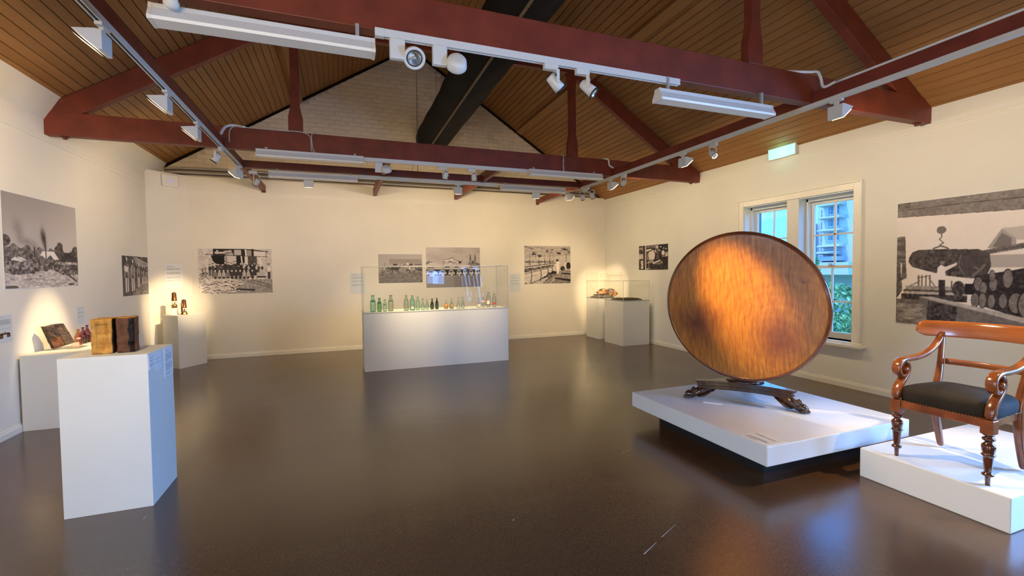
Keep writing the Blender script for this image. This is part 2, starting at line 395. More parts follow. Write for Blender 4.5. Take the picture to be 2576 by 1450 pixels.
# gable brickwork above the far wall: painted bricks one by one
GY = FY+.10
g = MB(); g.prism([(LX-.1, 3.2), (RX+.1, 3.2), (RX+.1, roofz(RX)+.05), (XR, ZR+.1), (LX-.1, roofz(LX)+.05)], GY+.006, GY+.25, 'y')
gb = g.build('brickwork', 'mortar', base=Vector((1.5, FY, 0))); attach(gb, wb_)
random.seed(4)
BL, BH = .238, .086
bricks = []
row = 0; z = 3.34
while z < ZR:
    x = LX-.1-(BL/2 if row % 2 else 0)
    while x < RX+.2:
        x0, x1 = x+.0025, x+BL-.0025; z0, z1 = z+.0032, z+BH-.0032
        top = min(roofz(x0), roofz(x1))
        if x1 > LX and x0 < RX and top > z0+.01: bricks.append((max(x0, LX-.05), min(x1, RX+.05), z0, min(z1, 9)))
        x += BL
    z += BH; row += 1
# the bricks seen largest: those nearest the middle of the visible gable
def vis_key(b):
    cx, cz = (b[0]+b[1])/2, (b[2]+b[3])/2
    hidden = (3.2 < cz < 3.62)
    return abs(cx-.3)*.8+abs(cz-4.3)+(5 if hidden else 0)
bricks.sort(key=vis_key)
bm_cache = []
for k in range(6):
    q = MB(); d = .006+.0014*(k % 3); w, h = (BL-.005)/2, (BH-.0064)/2; c = .003
    j = [random.uniform(-.0015, .0015) for _ in range(8)]
    q.add([(-w, 0, -h), (w, 0, -h), (w, 0, h), (-w, 0, h), (-w+c, -d+j[0], -h+c), (w-c, -d+j[1], -h+c), (w-c, -d+j[2], h-c), (-w+c, -d+j[3], h-c)],
          [(4, 5, 6, 7), (0, 1, 5, 4), (1, 2, 6, 5), (2, 3, 7, 6), (3, 0, 4, 7)])
    me = bpy.data.meshes.new('brick'); me.from_pydata(q.v, [], q.f); me.materials.append(M['brick_paint' if k % 3 else 'brick_paint_b']); me.update()
    bm_cache.append((q, me))
rest = MB(); nb = 0
for b in bricks:
    cx, cz = (b[0]+b[1])/2, (b[2]+b[3])/2; full = abs((b[1]-b[0])-(BL-.005)) < 1e-3
    k = random.randrange(6)
    if nb < 300 and full and -2.7 < cx < 5.6:
        o = bpy.data.objects.new('brick', bm_cache[k][1]); COL.objects.link(o); o.parent = gb
        o.location = (cx-1.5, GY+.006-FY, cz); nb += 1
    else:
        q = bm_cache[k][0]; sx = (b[1]-b[0])/(BL-.005)
        rest.add([(v[0]*sx+cx, v[1]+GY+.006, v[2]+cz) for v in q.v], q.f, 0 if k % 3 else 1)
o = rest.build('brick_field', ['brick_paint', 'brick_paint_b'], base=Vector((1.5, FY, 0)), fixn=False); attach(o, gb); o['kind'] = 'stuff'

# ceiling: dark backing with lining boards
m = MB()
e = .10
m.prism([(LX-.4, roofz(LX-.4)+.035), (XR, ZR+.035), (XR, ZR+.035+e), (LX-.4, roofz(LX-.4)+.035+e)], NY-.2, FY+.4, 'y')
m.prism([(RX+.4, roofz(RX+.4)+.035), (XR, ZR+.035), (XR, ZR+.035+e), (RX+.4, roofz(RX+.4)+.035+e)], NY-.2, FY+.4, 'y')
ceil = m.build('ceiling', 'ceiling_back', base=Vector((XR, 3, 4))); structure(ceil, 'sloping timber boarded ceiling')
BW, GAP, BT = .100, .0062, .018
board_meshes = []
for k in range(3):
    q = MB(); w = (BW-GAP)/2; c = .003; ylo, yhi = NY-3, GY-3
    q.add([(-w, ylo, BT), (w, ylo, BT), (w, ylo, c), (w-c, ylo, 0), (-w+c, ylo, 0), (-w, ylo, c), (-w, yhi, BT), (w, yhi, BT), (w, yhi, c), (w-c, yhi, 0), (-w+c, yhi, 0), (-w, yhi, c)],
          [(0, 1, 7, 6), (1, 2, 8, 7), (2, 3, 9, 8), (3, 4, 10, 9), (4, 5, 11, 10), (5, 0, 6, 11), (0, 5, 4, 3, 2, 1), (6, 7, 8, 9, 10, 11)])
    me = bpy.data.meshes.new('board'); me.from_pydata(q.v, [], q.f); me.materials.append(M['board_'+'abc'[k]]); me.update(); board_meshes.append(me)
rb = random.Random(7)
for side in (-1, 1):
    sl = SL if side < 0 else SRT
    ln = ((XR-LX+.1) if side < 0 else (RX-XR+.1))*math.hypot(1, sl); n = int(ln/BW)+1
    ux = 1/math.hypot(1, sl)
    for i in range(n):
        t = (i+.5)*BW; x = XR+side*t*ux; z = ZR-t*ux*sl
        o = bpy.data.objects.new('board', rb.choice(board_meshes)); COL.objects.link(o); o.parent = ceil
        o.location = (x-XR, 0, z-4); o.rotation_euler = (0, side*math.atan(sl), 0)
        if rb.random() < .5: pass

# purlins
def purlin(name, x, w, h, y0, y1, label):
    side = -1 if x < XR else 1; a = side*math.atan(SL if side < 0 else SRT)
    mt = Matrix.Rotation(a, 3, 'Y'); q = MB().obox((x, (y0+y1)/2, roofz(x)-h*.45), (w, y1-y0, h), mt)
    return tag(q.build(name, 'board_b', bevel=.004), label, 'beam')
purlin('purlin', 3.80, .13, .17, NY, GY-.30, 'long brown roof purlin under the right slope of the boarded ceiling')
purlin('purlin', -.72, .12, .16, NY, GY-.30, 'long brown roof purlin under the left slope of the boarded ceiling')
# dark flashing strip where the left boards meet the gable
m = MB()
for s_, x0, x1 in ((SL, LX, XR), (-SRT, XR, RX)):
    m.add([(x0, GY-.03, roofz(x0)-.05), (x1, GY-.03, roofz(x1)-.05), (x1, GY-.03, roofz(x1)), (x0, GY-.03, roofz(x0)), (x0, GY+.01, roofz(x0)-.05), (x1, GY+.01, roofz(x1)-.05), (x1, GY+.01, roofz(x1)), (x0, GY+.01, roofz(x0))],
          [(0, 1, 2, 3), (4, 7, 6, 5), (0, 4, 5, 1), (3, 2, 6, 7)])
o = m.build('trim_1', 'ceiling_back'); structure(o, 'dark strip along the gable edge')

# picture rails (two thin grooved battens on each wall)
def railseg(m, a, b, z, n, h=.018, t=.012):
    a, b, n = Vector((*a, 0)), Vector((*b, 0)), Vector((*n, 0))
    vs = [a, b, b+n*t, a+n*t]; m.add([(p.x, p.y, z-h/2) for p in vs]+[(p.x, p.y, z+h/2) for p in vs], [(0, 1, 2, 3), (4, 7, 6, 5), (0, 4, 5, 1), (1, 5, 6, 2), (2, 6, 7, 3), (3, 7, 4, 0)])
m = MB()
railseg(m, (LX, NY), (LX, CH0[1]), 3.06, (1, 0)); railseg(m, (LX, NY), (LX, CH0[1]), 3.11, (1, 0), .008, .006)
structure(m.build('trim_2', 'trim_paint'), 'picture rail of the left wall')
m = MB(); cn = Vector((.454, -.5, 0)).normalized()
railseg(m, CH0, CH1, 3.05, (cn.x, cn.y)); railseg(m, CH1, (RX, FY), 3.075, (0, -1)); railseg(m, CH1, (RX, FY), 3.03, (0, -1), .008, .006)
structure(m.build('trim_3', 'trim_paint'), 'picture rail of the far wall')
m = MB()
railseg(m, (RX, NY), (RX, FY), 3.15, (-1, 0), .010, .010); railseg(m, (RX, 1.0), (RX, 3.75), 3.075, (-1, 0)); railseg(m, (RX, 5.75), (RX, FY), 3.075, (-1, 0))
structure(m.build('trim_4', 'trim_paint'), 'picture rail of the right wall')
# baseboards
def bb(m, a, b, n, h=.085, t=.018):
    a, b, n = Vector((*a, 0)), Vector((*b, 0)), Vector((*n, 0))
    prof = [(0, 0), (t, 0), (t, h*.68), (t*.55, h*.78), (t*.55, h*.94), (0, h)]
    vs = [(p+n*u) for p in (a, b) for u, _ in prof]
    vs = [(vs[i].x, vs[i].y, prof[i % 6][1]) for i in range(12)]
    m.add(vs, [(i, (i+1) % 6, 6+(i+1) % 6, 6+i) for i in range(6)]+[tuple(range(6)), tuple(range(11, 5, -1))])
for nm, segs in (('baseboard_left', [((LX, NY), (LX, CH0[1]), (1, 0))]), ('baseboard_back', [(CH0, CH1, (cn.x, cn.y)), (CH1, (RX, FY), (0, -1))]), ('baseboard_right', [((RX, NY), (RX, FY), (-1, 0))])):
    m = MB()
    for a, b, n in segs: bb(m, a, b, n)
    structure(m.build(nm, 'trim_paint'))

# ------------------------------------------------------------------ window in the right wall
m = MB()
cw = .085; ct = .028
y0, y1, z0, z1 = WY0, WY1, WZ0, WZ1
for a in ((y0-cw, y0, z0, z1+cw), (y1, y1+cw, z0, z1+cw), (y0, y1, z1, z1+cw)): m.box(RX-ct, RX, *a)
for a in ((y0-cw-.02, y0-cw, z0, z1+cw+.02), (y1+cw, y1+cw+.02, z0, z1+cw+.02), (y0-cw, y1+cw, z1+cw, z1+cw+.02)): m.box(RX-ct-.012, RX, *a)
MY0, MY1 = 4.645, 4.83
win = m.build('window_1', 'trim_paint', base=Vector((RX, 4.74, z0)), bevel=.004); structure(win, 'pair of white double-hung sash windows')
def wpart(mb, name, mats, parent=win, **kw):
    o = mb.build(name, mats, base=Vector((RX, 4.74, z0)), **kw); return attach(o, parent)
wpart(MB().box(RX-.012, RX+.16, MY0, MY1, z0, z1), 'mullion', 'sash_paint', bevel=.004)
wpart(MB().box(RX-.11, RX+.2, y0-.16, y1+.16, .535, .575).box(RX-.05, RX+.2, y0-.13, y1+.13, .575, .60).box(RX-.06, RX, y0-.12, y1+.12, .505, .535), 'window_sill', 'trim_paint', bevel=.006)
wpart(MB().box(RX, RX+.3, y0, y0+.012, z0, z1).box(RX, RX+.3, y1-.012, y1, z0, z1).box(RX, RX+.3, y0, y1, z1-.012, z1), 'reveal_lining', 'trim_paint')
def sash(ya, yb):
    zm = 1.57; xs = RX+.14; fw = .045
    fr = MB()   # fixed frame with its stops
    fr.box(xs-.02, xs+.09, ya+.012, ya+.012+.03, z0, z1-.012).box(xs-.02, xs+.09, yb-.042, yb-.012, z0, z1-.012).box(xs-.02, xs+.09, ya, yb, z1-.055, z1-.012)
    f = wpart(fr, 'window_frame', 'sash_paint', bevel=.003)
    a, b = ya+.042, yb-.042
    for nm, xo, za, zb, tr, br, mz in (('upper_sash', xs+.045, zm-.02, z1-.055, .045, .04, 2.015), ('lower_sash', xs, z0, zm+.02, .04, .085, 1.10)):
        q = MB(); th = .035
        q.box(xo, xo+th, a, a+fw, za, zb).box(xo, xo+th, b-fw, b, za, zb).box(xo, xo+th, a+fw, b-fw, zb-tr, zb).box(xo, xo+th, a+fw, b-fw, za, za+br)
        s = wpart(q, nm, 'sash_paint', bevel=.003)
        mid = (a+b)/2
        wpart(MB().box(xo+.006, xo+.029, mid-.011, mid+.011, za+br, zb-tr), 'glazing_bar', 'sash_paint', parent=s)
        wpart(MB().box(xo+.006, xo+.029, a+fw, b-fw, mz-.011, mz+.011), 'glazing_bar', 'sash_paint', parent=s)
        for (pa, pb) in ((a+fw, mid-.011), (mid+.011, b-fw)):
            for (qa, qb) in ((za+br, mz-.011), (mz+.011, zb-tr)):
                wpart(MB().add([(xo+.018, pa, qa), (xo+.018, pb, qa), (xo+.018, pb, qb), (xo+.018, pa, qb)], [(0, 1, 2, 3)]), 'pane', 'pane_glass', parent=s, fixn=False)
    wpart(MB().box(xs-.03, xs, (a+b)/2-.03, (a+b)/2+.03, zm+.02, zm+.032).tube([(xs-.015, (a+b)/2-.02, zm+.04), (xs-.015, (a+b)/2+.03, zm+.045)], .006), 'sash_lock', 'grey_metal')
sash(WY0, MY0); sash(MY1, WY1)

# ------------------------------------------------------------------ outdoors, seen through the window
gz = -2.6
o = MB().box(RX+.5, 90, -60, 90, gz-.3, gz).build('ground_outside', 'grass'); structure(o, 'lawn outside')
# verandah post near the left sash
t = thing('verandah_post', (9.05, 7.98, gz), 'dark painted verandah post outside the left sash window', 'post')
MB().box(8.96, 9.14, 7.89, 8.07, gz, 3.6).build('shaft', 'post_paint', t)
MB().box(8.92, 9.18, 7.85, 8.11, gz, gz+.3).build('post_base', 'post_paint', t, bevel=.01)
# apartment building
def K(y, z, X=45.):   # positions measured on a plane 30 m off, moved out to the true facade
    s = X/30.; return y*s, 1.55+(z-1.55)*s
BX = 45.
t = thing('apartment_building', (BX, 31, gz), 'white apartment building with stepped balconies seen through the right sash window', 'building')
m = MB(); ya, _ = K(17.0, 0); yb, _ = K(20.65, 0)
m.box(BX-1.2, BX+8, ya, yb, gz, 10.6)
m.build('tower_wall', 'building_white', t)
yc, _ = K(23.2, 0)
MB().box(BX, BX+8, yb, K(21.55, 0)[0], gz, 10.0).build('recessed_wall', 'building_white', t)
MB().box(BX-.6, BX+6, K(21.55, 0)[0], K(22.3, 0)[0], gz, K(0, 4.55)[1]).build('stepped_wing', 'building_white', t)
MB().box(BX+.5, BX+5, K(22.3, 0)[0], yc+3, gz, K(0, 2.9)[1]).build('low_wing', 'building_white', t)
def bwin(yl, yh, zl, zh, X):
    f = MB().box(X-.10, X+.02, yl-.10, yh+.10, zl-.14, zl-.02).build('window_ledge', 'building_white', t)
    w = MB().box(X-.03, X+.03, yl, yh, zl, zh).build('window', 'window_dark', t)
    q = MB().box(X-.06, X-.02, (yl+yh)/2-.03, (yl+yh)/2+.03, zl, zh).box(X-.06, X-.02, yl, yh, zl+(zh-zl)*.5-.02, zl+(zh-zl)*.5+.02)
    child_of(w, q, 'window_bar', 'building_white')
for zc in (6.05, 5.23, 4.47, 3.58):
    for yy in (19.72, 20.10):
        y_, z_ = K(yy, zc); bwin(y_-.17*1.1, y_+.17*1.1, z_-.36, z_+.36, BX-1.2)
for zc in (5.15, 4.35, 3.55, 2.75):
    y_, z_ = K(21.05, zc); bwin(y_-.32, y_+.32, z_-.40, z_+.40, BX)
for zc in (5.65, 4.85, 4.05, 3.05):
    y_, z_ = K(19.9, zc); MB().prism([(BX-1.2, z_+.05), (BX-2.1, z_-.10), (BX-2.1, z_-.22), (BX-1.2, z_-.30)], y_-1.1, y_+1.0, 'y').build('balcony_hood', 'building_white', t)
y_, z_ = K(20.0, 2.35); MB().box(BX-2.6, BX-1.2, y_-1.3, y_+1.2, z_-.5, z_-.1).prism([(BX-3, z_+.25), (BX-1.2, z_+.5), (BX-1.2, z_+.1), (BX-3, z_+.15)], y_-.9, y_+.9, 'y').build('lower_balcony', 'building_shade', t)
y_, z_ = K(20.4, 1.5); MB().box(BX-4.6, BX-1.0, K(17.5, 0)[0], K(23.2, 0)[0], z_-.5, z_+.6).build('podium', 'building_white', t)
MB().box(BX-4.64, BX-4.6, K(20.0, 0)[0], K(21.6, 0)[0], z_, z_+.28).build('podium_opening', 'window_dark', t)
# garden hedges, trees, fence
def foliage(name, c, rx, ry, rz, n, mt, label, cat, leaf=.22, seed=1, group=None):
    rr = random.Random(seed); q = MB()
    for i in range(n):
        u = rr.uniform(-1, 1); a = rr.uniform(0, 6.283); rad = math.sqrt(1-u*u)*rr.uniform(.72, 1.02)
        p = Vector((c[0]+rx*rad*math.cos(a), c[1]+ry*rad*math.sin(a), c[2]+rz*u*rr.uniform(.8, 1)))
        d = Vector((rr.gauss(0, 1), rr.gauss(0, 1), rr.gauss(0, 1))).normalized(); e = d.orthogonal().normalized(); f = d.cross(e)
        s = leaf*rr.uniform(.6, 1.3)
        q.add([p-e*s, p-f*s*.5, p+e*s, p+f*s*.5], [(0, 1, 2, 3)], rr.randrange(2))
    crown = q
    t = thing(name, (c[0], c[1], gz), label, cat, group)
    o = crown.build('foliage', ['foliage_a', 'foliage_b'], t, fixn=False); o['kind'] = 'stuff'
    MB().tube([(c[0], c[1], gz), (c[0]+.1, c[1], (gz+c[2])/2), (c[0], c[1]+.1, c[2])], [.14*rz, .10*rz, .05], 7).build('trunk', 'bark', t)
    return t
foliage('garden_tree', (16.5, 11.3, -.15), 1.3, 1.6, 1.15, 5000, 0, 'rounded green garden tree below the apartment building outside the right sash', 'tree', seed=3, leaf=.085)
foliage('garden_hedge', (13.2, 8.7, -1.30), .9, 1.6, .85, 4500, 0, 'low leafy shrub in front of the pale fence outside', 'shrub', leaf=.06, seed=5)
foliage('palm_shrub', (30.0, 22.6, 1.6), 1.0, .9, 2.2, 700, 0, 'tall pale green shrub beside the stepped wing of the building', 'shrub', leaf=.25, seed=8)
foliage('street_tree', (33.0, 26.2, 1.4), 1.8, 2.4, 1.9, 900, 0, 'green street tree behind the mullion between the sashes', 'tree', leaf=.3, seed=9)
t = thing('picket_fence', (11.2, 7.4, gz), 'pale timber paling fence in the garden outside the window', 'fence')
for i in range(26):
    y = 5.6+i*.12; q = MB().box(11.19, 11.21, y-.052, y+.052, gz+.1, gz+1.75).build('paling', 'building_white', t)
MB().box(11.21, 11.25, 5.5, 8.8, gz+.5, gz+.6).box(11.21, 11.25, 5.5, 8.8, gz+1.4, gz+1.5).build('fence_rail', 'building_white', t)

# ------------------------------------------------------------------ roof trusses
TZ0, TZ1 = 3.13, 3.395
def post_prof(m, x, y0, y1, zb, zt):
    """queen post: flared foot and flared head"""
    w, W2 = .052, .085
    pts = [(x-W2, zb), (x+W2, zb), (x+W2, zb+.20), (x+W2-.012, zb+.25), (x+w, zb+.37), (x+w, zt-.42), (x+W2-.012, zt-.30), (x+W2, zt-.26), (x+W2, zt), (x-W2, zt), (x-W2, zt-.26), (x-W2+.012, zt-.30), (x-w, zt-.42), (x-w, zb+.37), (x-W2+.012, zb+.25), (x-W2, zb+.20)]
    m.prism(pts, y0, y1, 'y')
def truss(Y, label, mt='red_timber'):
    t = thing('roof_truss', (XR+.07, Y, TZ0), label, 'roof truss', 'red roof trusses')
    y0, y1 = Y, Y+.10
    MB().box(LX-.05, RX+.05, y0, y1, TZ0, TZ1).build('tie_beam', mt, t, bevel=.006)
    for x, s in ((-.53, -1), (3.53, 1)):
        q = MB(); post_prof(q, x, y0+.005, y1-.005, TZ1, 4.92); q.build('queen_post', mt, t, bevel=.006)
        xe = LX if s < 0 else RX; sl = SL if s < 0 else SRT
        d = .265
        def rz(x_): return roofz(x_)+.0
        xb = x+s*.04; zb = TZ1-.012; kk = 1/sl
        xt = xb+s*(rz(xb)-.01-zb)*kk; xl = xb+s*(rz(xb)-d-.01-zb)*kk    # where the two long edges meet the tie
        q = MB().prism([(xb, rz(xb)-.01), (xt, zb), (xl, zb), (xb, rz(xb)-d-.01)], y0+.004, y1-.004, 'y')
        q.build('principal_rafter', mt, t, bevel=.006)
        bx = xe-s*.16
        MB().lathe([(.022, -.03), (.022, -.012), (.012, -.012), (.012, 0)], (bx, Y+.05, TZ0), 6, smooth=False).obox((bx, Y+.05, TZ0-.006), (.07, .05, .008)).build('bolt', 'red_timber_dark', t)
    MB().box(-.53+.085, 3.53-.085, y0+.004, y1-.004, 4.72, 4.90).build('straining_beam', mt, t, bevel=.006)
    return t
truss(3.114, 'nearest red timber roof truss, its tie beam running across the top of the picture')
truss(6.566, 'second red timber roof truss, crossing in the middle of the room')
truss(-.4, 'red timber roof truss behind the photographer')
# runner beams between the trusses
def runner(x0, x1, label):
    t = thing('runner_beam', ((x0+x1)/2, 3.2, TZ0), label, 'beam', 'red runner beams carrying the side light tracks')
    for a, b in ((-.3, 3.114), (3.214, 6.566), (6.666, 7.66)): MB().box(x0, x1, a, b, TZ0, 3.235).build('beam_length', 'red_timber', t, bevel=.004)
    MB().box(x0, x1, 7.76, FY+.0, TZ0, 3.235).prism([(FY-.06, TZ0), (FY, TZ0), (FY, TZ0-.03)], x0, x1, 'x').build('beam_end', 'red_timber', t)
    return t
runner(-1.395, -1.33, 'red timber runner beam along the left side, above the left light track')
runner(4.25, 4.315, 'red timber runner beam along the right side, above the right light track')
q = MB().box(-1.33, 4.25, 7.66, 7.76, TZ0, 3.235); tag(q.build('trimmer_beam', 'red_timber_dark', bevel=.004), 'dark red cross beam nearest the far wall, between the two runners', 'beam')
for x, lb in ((.655, 'short red joist ending on the far wall above the horse cart picture'), (2.345, 'short red joist ending on the far wall, right of the two middle joists')):
    q = MB().prism([(6.67, TZ0), (FY, TZ0), (FY, TZ0-.02), (FY-.04, TZ0-.03), (FY-.10, TZ0), ][:2]+[(FY, TZ0+.15), (6.67, TZ0+.15)], x-.033, x+.033, 'x')
    tag(q.build('ceiling_joist', 'red_timber', bevel=.003), lb, 'joist', 'red joists ending on the far wall')

# black fabric air duct with a tan seam
DXc, DZc, DR = 1.85, 4.40, .325
t = thing('fabric_duct', (DXc, 3, DZc-DR), 'long black fabric air duct slung beneath the ridge', 'air duct')
q = MB(); n = 40; ys = np.linspace(NY+.4, GY-.02, 150); rd = random.Random(3); vs = []
for y in ys:
    for i in range(n):
        a = 2*math.pi*i/n
        r = DR*(1+.014*math.sin(y*3.1+2*a)+.010*math.sin(y*7.3+5*a)+(.035*max(0, math.sin(y*2.7+1.0))**6*max(0, -math.cos(a))))
        vs.append((DXc+r*math.cos(a), y, DZc+r*math.sin(a)))
k = len(ys)
q.add(vs, [(j*n+i, (j+1)*n+i, (j+1)*n+(i+1) % n, j*n+(i+1) % n) for j in range(k-1) for i in range(n)], 0, True)
q.add([(DXc+DR*math.cos(2*math.pi*i/n), GY-.02, DZc+DR*math.sin(2*math.pi*i/n)) for i in range(n)], [tuple(range(n))])
q.build('fabric_sleeve', 'black_cloth', t)
q = MB(); a0 = R(-113); vs = []
for y in ys:
    for da, dr in ((-.045, .0), (-.045, .012), (.045, .012), (.045, .0)):
        r = (DR*1.022+dr); vs.append((DXc+r*math.cos(a0+da), y, DZc+r*math.sin(a0+da)))
q.add(vs, [(j*4+i, (j+1)*4+i, (j+1)*4+(i+1) % 4, j*4+(i+1) % 4) for j in range(k-1) for i in range(4)])
q.build('seam_strip', 'seam', t)
q = MB()
for y in (1.2, 2.8, 4.4, 6.0, 7.6, 9.2): q.tube([(DXc, y, DZc+DR-.01), (DXc, y, roofz(DXc)+.0)], .004, 5)
q.build('hanging_wire', 'conduit_dark', t)
tag(MB().tube([(1.515, 9.55, roofz(1.515)), (1.515, 9.55, 5.4), (1.505, 9.56, 3.45)], .006, 6).build('hanging_cord', 'conduit_dark'), 'thin dark cord hanging down in front of the white brick gable', 'cord')

# ------------------------------------------------------------------ light tracks
def track_y(x, y0, y1, label):
    t = thing('light_track', (x, (y0+y1)/2, 3.092), label, 'light track', 'white light tracks')
    w = .018
    q = MB(); q.box(x-w, x+w, y0, y1, 3.10, TZ0); q.box(x-w, x-w+.008, y0, y1, 3.088, 3.10); q.box(x+w-.008, x+w, y0, y1, 3.088, 3.10)
    q.build('track_channel', 'metal_white', t)
    MB().box(x-w+.008, x+w-.008, y0, y1, 3.0985, 3.1005).build('slot', 'slot_dark', t); return t
def track_x(y, x0, x1, label, z=TZ0):
    t = thing('light_track', ((x0+x1)/2, y, z-.05), label, 'light track', 'white light tracks')
    w = .018
    q = MB(); q.box(x0, x1, y-w, y+w, z-.035, z); q.box(x0, x1, y-w, y-w+.008, z-.05, z-.035); q.box(x0, x1, y+w-.008, y+w, z-.05, z-.035)
    q.build('track_channel', 'metal_white', t)
    MB().box(x0, x1, y-w+.008, y+w-.008, z-.0365, z-.0345).build('slot', 'slot_dark', t)
    MB().box(x0-.01, x0+.05, y-w-.003, y+w+.003, z-.052, z).build('feed_end', 'metal_white', t, bevel=.002); return t
track_y(-1.345, -.2, 7.60, 'white light track under the left runner beam, running away from the camera')
track_y(4.268, -.2, 7.60, 'white light track under the right runner beam, running away from the camera')
track_x(3.10, .24, 2.655, 'white light track on the nearest tie beam, between the two batten lights')
track_x(6.55, .31, 2.72, 'white light track on the second tie beam, between its two batten lights')
track_x(7.70, .27, 2.62, 'white light track on the far cross beam, between its two batten lights', 3.12)

# ------------------------------------------------------------------ batten lights
def batten(x0, x1, y, zt, label, yface=False):
    t = thing('batten_light', ((x0+x1)/2, y, zt-.135), label, 'ceiling light', 'fluorescent batten lights')
    dz = zt
    MB().box(x0, x1, y-.030, y+.030, dz-.028, dz).build('housing', 'metal_white', t, bevel=.003)
    MB().prism([(y-.033, dz-.028), (y+.033, dz-.028), (y+.060, dz-.082), (y-.060, dz-.082)], x0+.01, x1-.01, 'x').build('diffuser', 'diffuser', t)
    MB().prism([(y-.0605, dz-.082), (y+.0605, dz-.082), (y+.054, dz-.098), (y-.054, dz-.098)], x0+.01, x1-.01, 'x').build('diffuser_base', 'diffuser_lip', t)
    for xx in (x0-.006, x1-.012):
        MB().prism([(y-.032, dz-.001), (y+.032, dz-.001), (y+.034, dz-.029), (y+.0625, dz-.081), (y+.057, dz-.101), (y-.057, dz-.101), (y-.0625, dz-.081), (y-.034, dz-.029)], xx, xx+.018, 'x').build('end_cap', 'metal_cream', t)
    for xx in (x0+.10, x1-.10):
        (MB().box(xx-.016, xx+.016, y-.034, y+.062, dz-.004, dz+.001).box(xx-.016, xx+.016, y+.056, y+.0655, dz-.004, dz+.045) if yface else MB().box(xx-.011, xx+.011, y-.01, y+.01, dz-.002, TZ0)).build('bracket', 'grey_metal', t)
    return t
batten(-.955, .222, 3.085, 3.045, 'large white batten light at the top left, under the nearest tie beam')
batten(2.43, 3.66, 3.085, 3.022, 'white batten light under the nearest tie beam, right of the pair of white spotlights')
batten(-.975, .293, 6.50, 3.128, 'long white batten light on the left half of the second tie beam', True)
batten(2.725, 4.0, 6.50, 3.128, 'white batten light on the right half of the second tie beam', True)
batten(-.985, .25, 7.60, 3.085, 'white batten light on the left half of the far cross beam', True)
batten(2.65, 3.90, 7.60, 3.088, 'white batten light on the right half of the far cross beam', True)

# ------------------------------------------------------------------ wall washers (wedge shaped heads)
_wash = {}
def washer(x, y, ang, label, energy=0, s=1.0, color=WARM2, ztop=3.09, tilt=66, vis=True, size=.10, spot=150, blend=.8):
    """wedge housing, glass side facing local +X and down; ang turns it about Z"""
    t = thing('wall_washer', (x, y, ztop), label, 'track light', 'wedge shaped wall washers', rz=R(ang))
    z0 = Vector((0, 0, 0))
    if not _wash:
        a = MB().box(-.02, .02, -.055, .055, -.022, 0).build('track_adapter', 'metal_white', t, base=z0, bevel=.003)
        b = MB().box(-.011, .011, -.018, .018, -.06, -.022).build('stem', 'metal_white', t, base=z0)
        zt, h, w, ln = -.055, .118, .125, .135
        q = MB().prism([(-.02, zt), (.012, zt+.004), (w, zt-.010), (w-.004, zt-.016), (.004, zt-h), (-.02, zt-h)], -ln/2, ln/2, 'y')
        c = q.build('housing', 'metal_white', t, base=z0, bevel=.002)
        d = MB().add([(w-.008, -ln/2+.012, zt-.026), (w-.008, ln/2-.012, zt-.026), (.014, ln/2-.012, zt-h+.006), (.014, -ln/2+.012, zt-h+.006)], [(0, 1, 2, 3)])
        nrm = Vector((-(h-.03), 0, -(w))).normalized()
        d.v = [tuple(Vector(p)+Vector((.007, 0, -.006))) for p in d.v]
        d = d.build('lamp_window', 'bulb_lit', t, base=z0, fixn=False)
        _wash['parts'] = (a, b, c, d)
    else:
        for p in _wash['parts']:
            c = p.copy(); COL.objects.link(c); c.parent = t
    if energy:
        dx, dy = math.cos(R(ang)), math.sin(R(ang))
        lo = (x+dx*.10, y+dy*.10, ztop-.16)
        tr = R(tilt)
        add_lamp('washer_beam', 'SPOT', lo, energy, color, spot_size=R(spot), spot_blend=blend, shadow_soft_size=.06, target=(lo[0]+dx*math.sin(tr), lo[1]+dy*math.sin(tr), lo[2]-math.cos(tr)))
    return t
EW = 72
washer(-1.345, 3.53, 180, 'wedge shaped wall washer on the left track, nearest the camera', EW*.55)
washer(-1.345, 4.62, 180, 'wedge shaped wall washer on the left track, second from the camera', EW*.6)
washer(-1.345, 5.46, 180, 'wedge shaped wall washer on the left track, third, just before the second tie beam', EW*.7)
washer(-1.345, 7.40, 150, 'wedge shaped wall washer at the far end of the left track', EW*.8)
washer(4.268, 2.90, 0, 'wedge shaped wall washer on the right track by the nearest tie beam', EW*.7)
washer(4.268, 4.90, 0, 'wedge shaped wall washer on the right track, beside the lit spotlight', EW*.7)
washer(4.268, 6.64, 0, 'wedge shaped wall washer on the right track, just past the second tie beam', EW*.7)
washer(-.46, 7.70, 90, 'wedge shaped wall washer facing the far wall, under the left far batten light', EW*.85, ztop=3.06)
washer(1.90, 7.70, 90, 'wedge shaped wall washer facing the far wall, on the middle of the far track', EW*1.15, ztop=3.07)
washer(3.36, 7.70, 60, 'wedge shaped wall washer facing the far wall, under the right far batten light', EW*.9, ztop=3.06)
washer(4.03, 7.70, 30, 'wedge shaped wall washer at the right end of the far batten light', EW*.5, ztop=3.06)
washer(4.268, .9, 0, 'assumed wedge shaped wall washer on the right track beside the photographer', EW*.8)  # assumed lamp out of view, added to light the log picture
washer(-1.345, 1.5, 180, 'assumed wedge shaped wall washer on the left track beside the photographer', EW*.4)  # assumed lamp out of view

